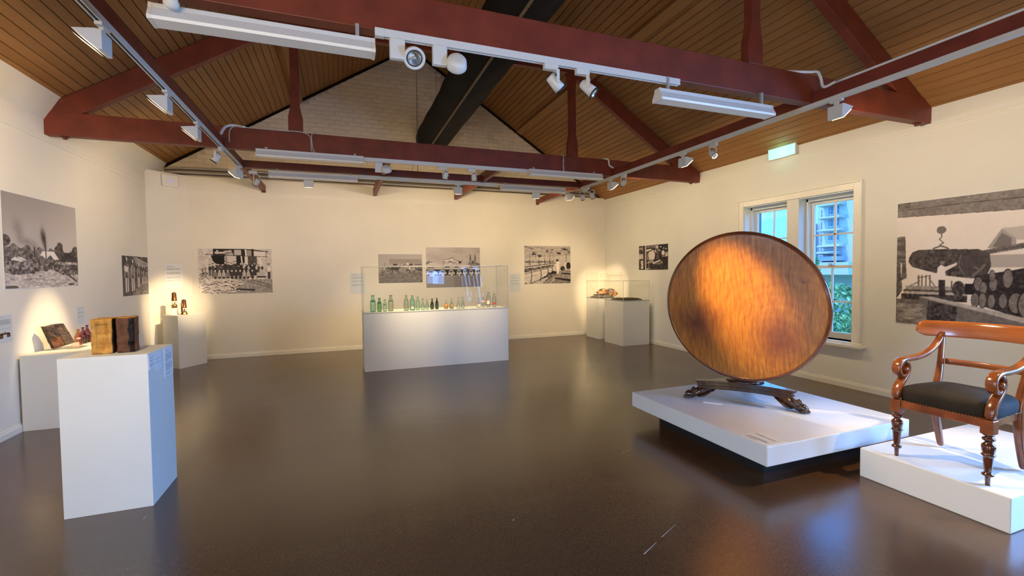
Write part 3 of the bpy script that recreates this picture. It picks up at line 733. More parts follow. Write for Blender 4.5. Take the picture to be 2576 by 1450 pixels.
# ------------------------------------------------------------------ spotlights
def spot_can(base, head, target, label, energy=0, ring=True, size=32, blend=.5, color=WARM, lit=False, r=.036, ln=.11, adapt='x', soft=.03, group='cylinder track spotlights'):
    """track box, yoke and tapering cylinder head aimed at target"""
    base, head, target = Vector(base), Vector(head), Vector(target)
    t = thing('track_spotlight', tuple(base), label, 'spotlight', group)
    if adapt == 'x': MB().box(base.x-.065, base.x+.045, base.y-.02, base.y+.02, base.z-.045, base.z).build('track_adapter', 'metal_white', t, bevel=.003)
    else: MB().box(base.x-.02, base.x+.02, base.y-.065, base.y+.045, base.z-.045, base.z).build('track_adapter', 'metal_white', t, bevel=.003)
    d = (target-head).normalized(); mt = rot_to(d); side = mt @ Vector((1, 0, 0))
    q = MB()
    top = Vector((head.x, head.y, base.z-.045))
    for s in (-1, 1):
        a = head+side*s*(r+.006)
        q.add([], [])
        up = Vector((0, 0, 1)); hh = max(.02, top.z-head.z-.008)
        fw = up.cross(side).normalized()
        vs = []
        for zz in (-.012, hh):
            for u in (-.012, .012):
                for w in (0, .003*s): vs.append(a+up*zz+fw*u+side*w)
        q.add(vs, [(0, 1, 3, 2), (4, 6, 7, 5), (0, 4, 5, 1), (2, 3, 7, 6), (0, 2, 6, 4), (1, 5, 7, 3)])
    c = Vector((head.x, head.y, top.z-.006)); q.obox(c, (2*(r+.009), .024, .004), Matrix((side, Vector((0, 0, 1)).cross(side), Vector((0, 0, 1)))).transposed())
    q.lathe([(.008, 0), (.008, .012)], (head.x, head.y, top.z-.006), 10)
    q.build('yoke', 'metal_white', t)
    MB().lathe([(r*.62, -ln*.52), (r*.86, -ln*.46), (r*.92, -ln*.2), (r, ln*.1), (r*1.08, ln*.42)], head, 24, mt).build('lamp_head', 'metal_white', t)
    MB().lathe([(r*1.06, ln*.40), (r*1.13, ln*.43), (r*1.13, ln*.5), (r*1.0, ln*.5), (r*.96, ln*.40)], head, 24, mt, cap=False).build('rim', 'lens_ring', t)
    MB().lathe([(.004, ln*.30), (r*.6, ln*.34), (r*.98, ln*.47)], head, 20, mt, cap=False).build('lens', 'bulb_lit' if lit else 'reflector', t)
    MB().tube([c+Vector((0, 0, 0)), c-Vector((0, 0, .02))+fw*.03, head-d*ln*.5+fw*.015, head-d*ln*.5], .0035, 6).build('cable', 'lens_ring', t)
    if energy:
        add_lamp('spot_beam', 'SPOT', tuple(head+d*(ln*.5+.03)), energy, color, spot_size=R(size), spot_blend=blend, shadow_soft_size=soft, target=tuple(target))
    return t
def spot_dish(base, head, target, label, energy=0, size=50, blend=.8):
    """transformer box with a shallow dish head on its side"""
    base, head, target = Vector(base), Vector(head), Vector(target)
    t = thing('track_spotlight', tuple(base), label, 'spotlight', 'dish shaped track spotlights')
    MB().box(base.x-.05, base.x+.05, base.y-.022, base.y+.022, base.z-.135, base.z).build('driver_box', 'metal_white', t, bevel=.008)
    d = (target-head).normalized(); mt = rot_to(d)
    MB().tube([base+Vector((.045, 0, -.09)), base+Vector((.07, 0, -.095)), head-d*.02], [.017, .02, .022], 12).build('arm', 'metal_white', t)
    MB().lathe([(.030, -.052), (.052, -.048), (.064, -.034), (.070, 0), (.072, .014), (.066, .018), (.052, .010)], head, 32, mt, cap=False).lathe([(.001, -.052), (.030, -.052)], head, 32, mt, cap=False).build('dish', 'metal_white', t)
    MB().lathe([(.051, .012), (.046, -.004), (.025, -.022), (.008, -.026)], head, 28, mt, cap=False).build('reflector', 'reflector', t)
    MB().lathe([(.053, .011), (.050, .014), (.046, .012), (.047, .006)], head, 28, mt, cap=False).build('rim', 'lens_ring', t)
    MB().lathe([(.001, .012), (.012, .010), (.014, -.02)], head, 14, mt, cap=False).build('lamp_cap', 'grey_metal', t)
    if energy: add_lamp('spot_beam', 'SPOT', tuple(head+d*.03), energy, WARM2, spot_size=R(size), spot_blend=blend, shadow_soft_size=.05, target=tuple(target))
    return t
spot_dish((.37, 3.10, 3.085), (.478, 3.09, 2.975), (.55, 1.3, 1.4), 'dish spotlight with its reflector showing, on the nearest track below the large batten light', 0)
spot_dish((.65, 3.10, 3.085), (.765, 3.09, 2.975), (1.4, 7.9, 1.25), 'dish spotlight turned away, second on the nearest track', 200, 34, 1.)
spot_can((1.49, 3.10, 3.085), (1.518, 3.10, 2.95), (3.355, 3.11, 1.28), 'cylinder spotlight on the nearest track aimed right, left of the pair', 1050, True, 21, 1., (1, .62, .20), r=.040, ln=.13)
spot_can((1.755, 3.10, 3.085), (1.797, 3.10, 2.95), (3.95, 1.6, .5), 'cylinder spotlight on the nearest track aimed down right, right of the pair', 300, True, 36, .7, r=.040, ln=.13)
spot_dish((.50, 6.55, 3.075), (.60, 6.54, 2.98), (1.0, 9.0, .4), 'dish spotlight turned away, on the second track', 170, 60, .9)
spot_can((1.40, 6.55, 3.078), (1.43, 6.55, 2.955), (1.15, 7.75, .93), 'cylinder spotlight pointing down on the second track, left of two', 380, True, 40, 1.)
spot_can((1.83, 6.55, 3.078), (1.86, 6.55, 2.955), (2.2, 7.75, .93), 'cylinder spotlight pointing down on the second track, right of two', 330, True, 40, 1.)
spot_can((-1.345, 6.43, 3.09), (-1.40, 6.43, 2.96), (-2.90, 6.45, .86), 'cylinder spotlight on the left track aimed down at the carved slab', 480, True, 27, 1., adapt='y')
spot_can((-1.20, 7.70, 3.09), (-1.17, 7.72, 2.93), (-2.62, 9.3, 1.12), 'cream cylinder spotlight at the far end of the left track, aimed at the mining lamps', 600, True, 26, .9, adapt='x')
spot_can((4.268, 4.38, 3.09), (4.268, 4.38, 2.96), (3.75, 1.7, .5), 'lit cylinder spotlight on the right track, between the two nearest wall washers', 130, True, 50, .8, lit=True, adapt='y')
spot_can((4.268, 6.26, 3.09), (4.268, 6.26, 2.96), (4.9, 9.6, 1.2), 'cylinder spotlight on the right track beside the washer past the second tie beam', 180, True, 50, .9, adapt='y')
spot_can((4.30, 7.56, 3.09), (4.24, 7.55, 2.93), (5.75, 9.3, 1.15), 'cream cylinder spotlight at the far end of the right track, left of two', 560, True, 30, .9, lit=True, adapt='y')
spot_can((4.268, 7.42, 3.09), (4.36, 7.40, 2.94), (5.75, 8.3, 1.0), 'cylinder spotlight at the far end of the right track, right of two', 60, True, 40, .9, adapt='y')
spot_can((-1.345, 2.4, 3.09), (-1.345, 2.4, 2.95), (-1.5, 3.9, 1.05), 'assumed cylinder spotlight on the left track before the first washer, aimed at the front pedestal', 110, True, 36, .8, adapt='y')  # assumed lamp out of view, added to light the front pedestal
spot_can((4.268, 1.2, 3.09), (4.268, 1.2, 2.95), (3.8, 1.8, .4), 'assumed cylinder spotlight on the right track above the armchair', 210, True, 60, .8, adapt='y')  # assumed lamp out of view, added to light the armchair

# ------------------------------------------------------------------ small things on beams and walls
def cable(pts, r, mt, name, label, cat='cable', group=None):
    pp = [Vector(p) for p in pts]; out = []
    for i in range(len(pp)-1):      # catmull-rom smoothing
        p0, p1, p2, p3 = pp[max(i-1, 0)], pp[i], pp[i+1], pp[min(i+2, len(pp)-1)]
        for k in range(6):
            u = k/6; out.append(.5*((2*p1)+(-p0+p2)*u+(2*p0-5*p1+4*p2-p3)*u*u+(-p0+3*p1-3*p2+p3)*u**3))
    out.append(pp[-1])
    return tag(MB().tube(out, r, 8).build(name, mt), label, cat, group)
cable([(3.95, 3.15, 3.402), (4.19, 3.10, 3.41), (4.235, 3.06, 3.40), (4.24, 3.03, 3.33), (4.24, 3.0, 3.24), (4.25, 2.9, 3.25)], .013, 'cable_white', 'conduit_elbow', 'white bent conduit looping over the nearest tie beam on to the right runner', 'conduit')
cable([(4.262, 2.9, 3.248), (4.262, 2.0, 3.248), (4.262, -.2, 3.248)], .012, 'cable_white', 'conduit', 'white conduit lying along the top of the right runner beam', 'conduit')
cable([(-1.335, 6.40, 3.25), (-1.31, 6.50, 3.36), (-1.24, 6.56, 3.41), (-1.10, 6.58, 3.402)], .016, 'cable_white', 'conduit_elbow', 'pale bent conduit where the left runner meets the second tie beam', 'conduit')
cable([(-1.28, 6.555, 3.20), (-1.27, 6.553, 3.34), (-1.20, 6.556, 3.40), (-1.0, 6.58, 3.40), (-.6, 6.56, 3.40)], .007, 'cable_grey', 'cable', 'thin grey cable beside the pale elbow on the second tie beam', 'cable')
cable([(-.62, 6.56, 3.402), (-.45, 6.553, 3.397), (-.36, 6.553, 3.35), (-.35, 6.555, 3.25), (-.34, 6.556, 3.16), (-.28, 6.545, 3.12)], .007, 'cable_grey', 'cable', 'grey cable curling over the second tie beam down to its left batten light', 'cable')
cable([(-.28, 6.58, 3.405), (-.335, 6.553, 3.385), (-.335, 6.555, 3.25), (-.31, 6.556, 3.16), (-.24, 6.545, 3.12)], .006, 'cable_grey', 'cable', 'grey cable dropping beside the curled one to the left batten light', 'cable')
cable([(3.32, 6.60, 3.405), (3.34, 6.552, 3.39), (3.34, 6.555, 3.25), (3.345, 6.545, 3.12)], .011, 'cable_grey', 'cable', 'grey cable dropping over the second tie beam to its right batten light', 'cable')
cable([(4.10, 6.60, 3.405), (4.17, 6.552, 3.39), (4.19, 6.552, 3.30), (4.235, 6.50, 3.25)], .014, 'cable_white', 'conduit_elbow', 'white bent conduit where the right runner meets the second tie beam', 'conduit')
for i, (z, y, r_) in enumerate(((3.475, 9.72, .016), (3.435, 9.70, .014), (3.395, 9.71, .016), (3.36, 9.69, .013))):
    cable([(-2.93, y+.1, z), (-2.2, y, z), (1.0, y, z-.01), (4.2, y, z-.015), (5.9, y+.08, z-.02)], r_, 'conduit_dark' if i % 2 else 'cable_grey', 'wall_conduit', ['topmost conduit running along the ledge of the far wall', 'second conduit from the top along the far wall', 'third conduit from the top along the far wall', 'lowest conduit along the ledge of the far wall'][i], 'conduit', 'conduits along the far wall')
# white box with a blue light on the chamfered corner
cdir = Vector((.5, .454, 0)).normalized(); cnrm = Vector((cdir.y, -cdir.x, 0))
def on_chamfer(u, z, d=0.): p = Vector((CH0[0], CH0[1], 0))+cdir*u+cnrm*d; return Vector((p.x, p.y, z))
CHM = Matrix((cdir, -cnrm, Vector((0, 0, 1)))).transposed()
p = on_chamfer(.36, 3.20, .03)
t = thing('sensor_box', (p.x, p.y, 3.09), 'white plastic box with a small blue light, high on the cut-off left corner', 'sensor')
MB().obox(p, (.25, .06, .215), CHM).build('box_cover', 'plastic_white', t, bevel=.02, seg=3)
MB().lathe([(.001, .004), (.010, .003), (.013, 0)], on_chamfer(.36, 3.19, .0605), 14, rot_to(cnrm), cap=False).build('indicator_light', 'led_blue', t)
# exit sign
t = thing('exit_light', (RX, 4.89, 3.17), 'green glowing emergency exit light box high on the right wall', 'exit sign')
MB().box(RX-.055, RX, 4.665, 5.115, 3.365, 3.42).build('sign_housing', 'plastic_white', t, bevel=.008)
MB().box(RX-.050, RX-.012, 4.68, 5.10, 3.185, 3.365).build('lit_face', 'exit_glow', t, bevel=.006)
MB().box(RX-.058, RX-.004, 4.668, 4.68, 3.18, 3.37).box(RX-.058, RX-.004, 5.10, 5.112, 3.18, 3.37).box(RX-.058, RX-.004, 4.668, 5.112, 3.172, 3.185).build('sign_frame', 'plastic_white', t)
add_lamp('exit_sign_light', 'POINT', (RX-.12, 4.89, 3.26), 1.3, (.25, .95, .78), shadow_soft_size=.12)
# smoke sensor under the left end of the near batten
t = thing('presence_sensor', (-.84, 2.99, 2.96), 'cream domed sensor at the left end of the large batten light', 'sensor')
MB().lathe([(.0, -.035), (.02, -.033), (.036, -.018), (.038, .0), (.030, .012), (.028, .03)], (-.835, 2.99, 3.03), 24, rot_to((.3, -.8, .55))).build('dome', 'metal_cream', t)
MB().tube([(-.835, 2.99, 3.03), (-.83, 3.03, 3.06), (-.83, 3.09, 3.13)], .012, 8).build('sensor_arm', 'metal_white', t)
t = thing('wall_sensor', (RX-.03, 4.05, 3.37), 'tiny white sensor at the top of the right wall', 'sensor')
MB().lathe([(.024, 0), (.026, .02), (.018, .035), (.004, .04)], (RX, 4.02, 3.40), 16, rot_to((-1, 0, 0))).build('sensor_body', 'plastic_white', t)

# ------------------------------------------------------------------ pedestals, plinths, cases
def pedestal(name, x0, x1, y0, y1, h, label, mt='pedestal_white'):
    t = thing(name, ((x0+x1)/2, (y0+y1)/2, 0), label, 'pedestal')
    MB().box(x0, x1, y0, y1, 0, h).build('pedestal_box', mt, t, bevel=.003)
    return t
pedestal('pedestal', -1.70, -1.228, 3.662, 4.13, 1.03, 'tall white pedestal at the front left carrying two old bricks')
pedestal('pedestal', -3.038, -2.52, 5.93, 7.35, .762, 'low long white plinth against the left wall behind the front pedestal')
t = thing('pedestal', (-2.57, 9.27, 0), 'white pedestal turned to the cut-off corner, carrying two mining lamps', 'pedestal')
MB().prism([(-2.563, 8.918), (-2.272, 9.345), (-2.575, 9.60), (-2.866, 9.215)], 0, .886, 'z').build('pedestal_box', 'pedestal_white', t, bevel=.003)
t = thing('display_plinth', (3.56, 3.11, 0), 'wide low white plinth with a recessed black base under the tilted round table', 'plinth')
MB().box(2.76, 4.34, 2.32, 3.91, .155, .30).build('plinth_top', 'plinth_white', t, bevel=.008, seg=3)
MB().box(2.955, 4.14, 2.512, 3.72, 0, .155).build('recessed_base', 'skirt_black', t)
t = thing('display_plinth', (4.3, 1.81, 0), 'low white plinth at the lower right under the armchair', 'plinth')
MB().box(3.575, 5.0, 1.405, 2.222, 0, .215).build('plinth_top', 'plinth_white', t, bevel=.008, seg=3)

def vitrine(name, x0, x1, y0, y1, h, ht, label, edge='vitrine_edge', pw=.004):
    t = thing(name, ((x0+x1)/2, (y0+y1)/2, 0), label, 'display case')
    MB().box(x0, x1, y0, y1, 0, h-.012).build('case_base', 'pedestal_white', t, bevel=.003)
    MB().box(x0+.004, x1-.004, y0+.004, y1-.004, h-.012, h).build('case_floor', 'plinth_white', t)
    g = .005
    for a in ((x0, x1, y0, y0+g), (x0, x1, y1-g, y1), (x0, x0+g, y0+g, y1-g), (x1-g, x1, y0+g, y1-g)):
        # single sheets keep the view clear
        xx0, xx1, yy0, yy1 = a
        if yy1-yy0 < .01: yc = yy0 if yy0 == y0 else yy1; MB().add([(xx0, yc, h), (xx1, yc, h), (xx1, yc, ht), (xx0, yc, ht)], [(0, 1, 2, 3)]).build('glass_panel', 'vitrine_glass', t, fixn=False)
        else: xc = xx0 if xx0 == x0 else xx1; MB().add([(xc, yy0, h), (xc, yy1, h), (xc, yy1, ht), (xc, yy0, ht)], [(0, 1, 2, 3)]).build('glass_panel', 'vitrine_glass', t, fixn=False)
    MB().add([(x0, y0, ht), (x1, y0, ht), (x1, y1, ht), (x0, y1, ht)], [(0, 1, 2, 3)]).build('glass_top', 'vitrine_glass', t, fixn=False)
    w = pw; e = .0015
    q = MB()
    for xx in (x0, x1-w):
        for yy in (y0, y1-w): q.box(xx-e, xx+w+e, yy-e, yy+w+e, h, ht)
    for yy in (y0, y1-w): q.box(x0, x1, yy-e, yy+w+e, ht-w, ht+e)
    for xx in (x0, x1-w): q.box(xx-e, xx+w+e, y0, y1, ht-w, ht+e)
    q.build('glass_edges', edge, t)
    q = MB()
    for yy in (y0-.002, y1-w): q.box(x0-.002, x1+.002, yy, yy+w+.002, h-.010, h+.004)
    for xx in (x0-.002, x1-w): q.box(xx, xx+w+.002, y0, y1, h-.010, h+.004)
    q.build('base_rim', 'vitrine_edge', t)
    return t
vitrine('display_case', .29, 2.693, 7.432, 8.05, .925, 1.655, 'long glass display case of old bottles on a white base')
vitrine('display_case', 5.405, 6.00, 8.90, 9.46, .925, 1.52, 'tall glass case with folded textiles in the right far corner', 'vitrine_edge_light')
vitrine('display_case', 5.335, 5.978, 7.85, 8.55, .925, 1.332, 'lower glass case with a flat dark textile, in front of the corner case', 'vitrine_edge_light')

# text panels: paper sheets with rows of print
def text_panel(origin, eu, ev, w, h, n, rows, label, paper='paper', thick=.006, name='text_panel', margin=.12, title=True, seed=1, lh=.0035, cat='text panel', pitch=None, right=.12):
    """origin: top-left corner; eu: direction of reading, ev: up; n: outward normal; rows: list of (start, count) as fractions"""
    o, eu, ev, n = Vector(origin), Vector(eu).normalized(), Vector(ev).normalized(), Vector(n).normalized()
    c = o+eu*w/2-ev*h/2+n*thick/2
    t = thing(name, tuple(o+eu*w/2-ev*h), label, cat)
    MB().obox(c, (w, h, thick), Matrix((eu, ev, n)).transposed()).build('sheet', paper, t)
    q = MB(); rr = random.Random(seed)
    def strip(u0, u1, v, hh):
        a = o+eu*u0-ev*v+n*(thick+.0008); b = o+eu*u1-ev*v+n*(thick+.0008)
        q.add([a-ev*hh, b-ev*hh, b, a], [(0, 1, 2, 3)])
    if title: strip(w*margin, w*(margin+.42), h*.095, lh*1.6)
    for v0, cnt in rows:
        for k in range(cnt):
            v = h*v0+k*(pitch or lh*2.1)
            end = 1-right-rr.uniform(0, .05) if k < cnt-1 else margin+rr.uniform(.25, .6)
            u = w*margin
            while u < w*end-.004:      # words
                ww = rr.uniform(.010, .026); strip(u, min(u+ww, w*end), v, lh*.72); u += ww+.004
    q.build('printed_text', 'print_ink', t, fixn=False)
    return t
mat('print_ink', (.16, .16, .165), .6)
mat('panel_blue', (.62, .66, .66), .5)
text_panel(on_chamfer(.235, 1.752), cdir, (0, 0, 1), .285, .425, cnrm, [(.17, 5), (.34, 6), (.53, 4), (.68, 2)], 'pale text panel on the cut-off corner above the mining lamps', 'panel_edge', seed=3)
text_panel((.137, FY, 1.56), (1, 0, 0), (0, 0, 1), .292, .415, (0, -1, 0), [(.2, 5), (.38, 4), (.55, 5)], 'pale text panel on the far wall at the left end of the bottle case', 'panel_blue', seed=4)
text_panel((3.577, FY, 1.505), (1, 0, 0), (0, 0, 1), .266, .42, (0, -1, 0), [(.2, 4), (.36, 4), (.52, 5)], 'pale text panel on the far wall right of the bottle case', 'panel_blue', seed=5)
t = text_panel((LX, 5.60, 1.185), (0, 1, 0), (0, 0, 1), .282, .255, (1, 0, 0), [(.06, 1), (.16, 9), (.50, 2)], 'text panel with a small dark machine picture, at the left edge of the view', 'panel_blue', title=False, seed=6, lh=.003, margin=.05, right=.06)
m = MB()
for a in ((.10, .15, .70, .86), (.20, .25, .70, .84), (.11, .24, .66, .73), (.17, .18, .60, .66)): m.add([(LX+.0072, 5.60+a[0], 1.185-.255*a[3]), (LX+.0072, 5.60+a[1], 1.185-.255*a[3]), (LX+.0072, 5.60+a[1], 1.185-.255*a[2]), (LX+.0072, 5.60+a[0], 1.185-.255*a[2])], [(0, 1, 2, 3)])
m.build('printed_picture', 'mahogany_dark', t, fixn=False)
text_panel((LX, 7.05, 1.178), (0, 1, 0), (0, 0, 1), .165, .215, (1, 0, 0), [(.12, 2), (.3, 4), (.55, 3)], 'small text panel on the left wall behind the orange bottles', 'panel_blue', title=False, seed=7, lh=.003)
text_panel((-1.228, 3.672, 1.012), (0, 1, 0), (0, 0, 1), .105, .095, (1, 0, 0), [(.1, 2), (.34, 2), (.6, 3)], 'left label sheet on the side of the front pedestal', 'paper', title=False, seed=8, lh=.0032, margin=.08, thick=.003)
text_panel((-1.228, 3.785, 1.012), (0, 1, 0), (0, 0, 1), .095, .118, (1, 0, 0), [(.08, 1), (.3, 2), (.52, 2)], 'middle label sheet on the side of the front pedestal', 'paper', title=False, seed=9, lh=.0032, margin=.08, thick=.004)
text_panel((-1.228, 3.945, 1.015), (0, 1, 0), (0, 0, 1), .165, .205, (1, 0, 0), [(.07, 1), (.18, 8), (.52, 8), (.87, 2)], 'tall label sheet on the side of the front pedestal, nearest its back edge', 'paper', title=False, seed=10, lh=.0033, margin=.08, thick=.006)
text_panel((2.775, 2.572, .3), (0, -1, 0), (-1, 0, 0), .235, .0+.2, (0, 0, 1), [(.2, 5), (.6, 4)], 'label sheet lying on the front corner of the wide plinth', 'paper', thick=.003, seed=11, lh=.003).location
text_panel((5.405, 9.42, .90), (0, -1, 0), (0, 0, 1), .14, .10, (-1, 0, 0), [(.2, 1), (.45, 1), (.7, 1)], 'small label on the side of the corner case base', 'pedestal_white', thick=.001, title=False, seed=12, right=.4)
text_panel((5.335, 8.52, .90), (0, -1, 0), (0, 0, 1), .14, .16, (-1, 0, 0), [(.2, 2), (.6, 2)], 'small label on the side of the front textile case base', 'pedestal_white', thick=.001, title=False, seed=13, right=.4)

# ------------------------------------------------------------------ old bricks on the front pedestal
def rough_block(dx, dy, dz, seed, amp, nx=14, ny=14, nz=22, frog=None):
    """six-sided block as a displaced grid box; frog(u, v) gives the recess of the front (-y) face"""
    from mathutils import noise as N
    m = MB(); off = Vector((seed*3.1, seed*1.7, 0))
    def disp(p):
        q = Vector(p); e = N.fractal(q*18+off, 1., 2., 4)*amp
        c = Vector((dx/2, dy/2, dz/2)); d = (q-c); nrm = Vector((d.x/dx, d.y/dy, d.z/dz))
        r = max(abs(nrm.x), abs(nrm.y), abs(nrm.z)); s2 = sorted([abs(nrm.x), abs(nrm.y), abs(nrm.z)])
        if s2[1] > .46: q -= d.normalized()*.004*(1+N.noise(q*30+off))
        return q+nrm.normalized()*e
    def face(fn, a, b, mi):
        vs = []
        for i in range(a+1):
            for j in range(b+1): vs.append(disp(fn(i/a, j/b)))
        fs = [(i*(b+1)+j, (i+1)*(b+1)+j, (i+1)*(b+1)+j+1, i*(b+1)+j+1) for i in range(a) for j in range(b)]
        m.add(vs, fs, mi, True)
    fr = frog or (lambda u, v: 0)
    face(lambda u, v: (u*dx, fr(u, v), v*dz), nx*2, nz*2, 0)
    face(lambda u, v: (u*dx, dy, v*dz), nx, nz, 3)
    face(lambda u, v: (0, u*dy, v*dz), ny, nz, 3)
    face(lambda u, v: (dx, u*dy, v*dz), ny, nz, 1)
    face(lambda u, v: (u*dx, v*dy, 0), nx, ny, 0)
    face(lambda u, v: (u*dx, v*dy, dz), nx, ny, 2)
    return m
def frog_y(u, v):
    a = min(max((u-.22)/.05, 0), 1)*min(max((.80-u)/.05, 0), 1); b = min(max((v-.12)/.03, 0), 1)*min(max((.86-v)/.03, 0), 1)
    let = 0
    if .42 < u < .60 and .30 < v < .78: let = .0022*max(0, math.sin(v*95))*(.5+.5*math.sin(u*60+v*20))
    return .012*min(a, b)-let
def place(o, base, rz, mid=None):
    o.rotation_euler = (0, 0, rz); o.location = base
b1 = rough_block(.112, .150, .235, 1, .0035, frog=frog_y)
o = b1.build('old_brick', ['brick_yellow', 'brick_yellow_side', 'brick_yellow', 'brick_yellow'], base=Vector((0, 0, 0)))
place(o, (-1.569, 3.768, 1.031), R(6)); tag(o, 'yellow pressed clay brick with a recessed panel, standing on end on the front pedestal', 'brick')
def front2(u, v):
    d = .016*max(0, (u-.62)/.38)**1.5
    if u > .60 and v < .30: d += .022*max(0, 1-((u-.80)/.20)**2)*max(0, 1-((v-.16)/.16)**2)
    return d
b2 = rough_block(.098, .150, .238, 5, .004, frog=front2)
# dark glazed band near the right edge of the front face
for i in range(len(b2.f)):
    if b2.m[i] == 0:
        c = sum((Vector(b2.v[k]) for k in b2.f[i]), Vector())/len(b2.f[i])
        if c.x > .064+.004*math.sin(c.z*70) and c.y < .08 and c.z < .225: b2.m[i] = 4
o = b2.build('old_brick', ['brick_brown', 'brick_red', 'brick_yellow', 'brick_brown', 'brick_black'], base=Vector((0, 0, 0)))
place(o, (-1.437, 3.782, 1.031), R(10)); tag(o, 'dark brown clay brick with a black scorched band, right of the yellow brick', 'brick')

# carved slab on the low plinth, leaning on a clear stand
SLA, SLB, SLC, SLD = Vector((-2.968, 6.20, 1.027)), Vector((-2.868, 6.334, 1.042)), Vector((-2.809, 6.411, .820)), Vector((-2.917, 6.268, .776))
def slab():
    from mathutils import noise as N
    A, B_, Cc, D = SLA, SLB, SLC, SLD
    n = (B_-A).cross(D-A).normalized()
    if n.x < 0: n = -n
    t = thing('carved_slab', (-2.83, 6.33, .762), 'dark brown carved slab leaning tilted on a clear stand on the low left plinth', 'slab')
    m = MB(); nu, nv = 34, 34; vs = []
    for i in range(nu+1):
        for j in range(nv+1):
            u, v = i/nu, j/nv
            wob = .03*math.sin(v*5+1)*(1-u)+.03*math.sin(u*7)*(1-v)
            p = A.lerp(B_, u).lerp(D.lerp(Cc, u), min(1, v+wob*.5*(1-v)*2*.5))
            h = 0
            if u > .52:
                h += .006
                if v < .42: h += .010*max(0, math.sin(v*34+u*9))*max(0, math.sin(u*30))
                if .42 < v < .5: h += .006
            else: h += .012*N.noise(Vector((u*5, v*5, 3)))
            if abs(u-.52) < .02: h -= .014
            h += .004*N.noise(Vector((u*14, v*14, 7)))
            vs.append(p+n*h)
    fs = [(i*(nv+1)+j, (i+1)*(nv+1)+j, (i+1)*(nv+1)+j+1, i*(nv+1)+j+1) for i in range(nu) for j in range(nv)]
    k = len(vs); back = [p-n*(.055) for p in vs]
    m.add(vs+back, [], 0)
    for f in fs:
        i, j = f[0]//(nv+1), f[0] % (nv+1); u, v = i/nu, j/nv
        mi = (2 if v > .15 else 0) if u > .52 else (1 if v > .55 else 0)
        m.f.append(f); m.m.append(mi); m.sm.append(True)
        m.f.append(tuple(x+k for x in f[::-1])); m.m.append(0); m.sm.append(True)
    def rim(idx):
        for a, b in zip(idx[:-1], idx[1:]): m.f.append((a, b, b+k, a+k)); m.m.append(0); m.sm.append(False)
    rim([i*(nv+1) for i in range(nu+1)]); rim([i*(nv+1)+nv for i in range(nu+1)]); rim(list(range(nv+1))); rim([nu*(nv+1)+j for j in range(nv+1)])
    m.build('slab_body', ['stone_brown', 'stone_rust', 'stone_tan'], t)
    MB().box(-2.985, -2.975, 6.36, 6.52, .762, .99).build('stand_back', 'acrylic', t)
    MB().box(-2.98, -2.72, 6.30, 6.50, .762, .768).prism([(6.26, .768), (6.30, .768), (6.30, .80)], -2.90, -2.72, 'x').build('stand_foot', 'acrylic', t)
slab()

# ------------------------------------------------------------------ bottles
def gm(name, tint, edge, fac=.02): glass_mat('glass_'+name, tint, fac, edge=edge, bl=.22, strength=.9)
gm('aqua', (.78, .94, .86), (.12, .34, .24)); gm('teal', (.68, .90, .82), (.07, .28, .21)); gm('green', (.52, .80, .52), (.03, .2, .06))
gm('sage', (.80, .86, .74), (.18, .26, .15)); gm('olive', (.30, .34, .06), (.015, .02, .004), .04); gm('darkgreen', (.05, .13, .05), (.002, .006, .002), .05)
gm('clear', (.90, .92, .88), (.26, .27, .25)); gm('pale', (.82, .92, .84), (.18, .26, .2))
gm('orange', (1., .62, .42), (.42, .10, .03), .04); gm('plum', (.72, .36, .38), (.14, .03, .06), .04)
mat('amber_liquid', (.55, .24, .05), .25, spec=.5); mat('cream_label', (.80, .68, .48), .6); mat('pink_label', (.80, .42, .33), .6); mat('red_label', (.62, .05, .035), .6); mat('emboss_dark', (.03, .10, .07), .4)
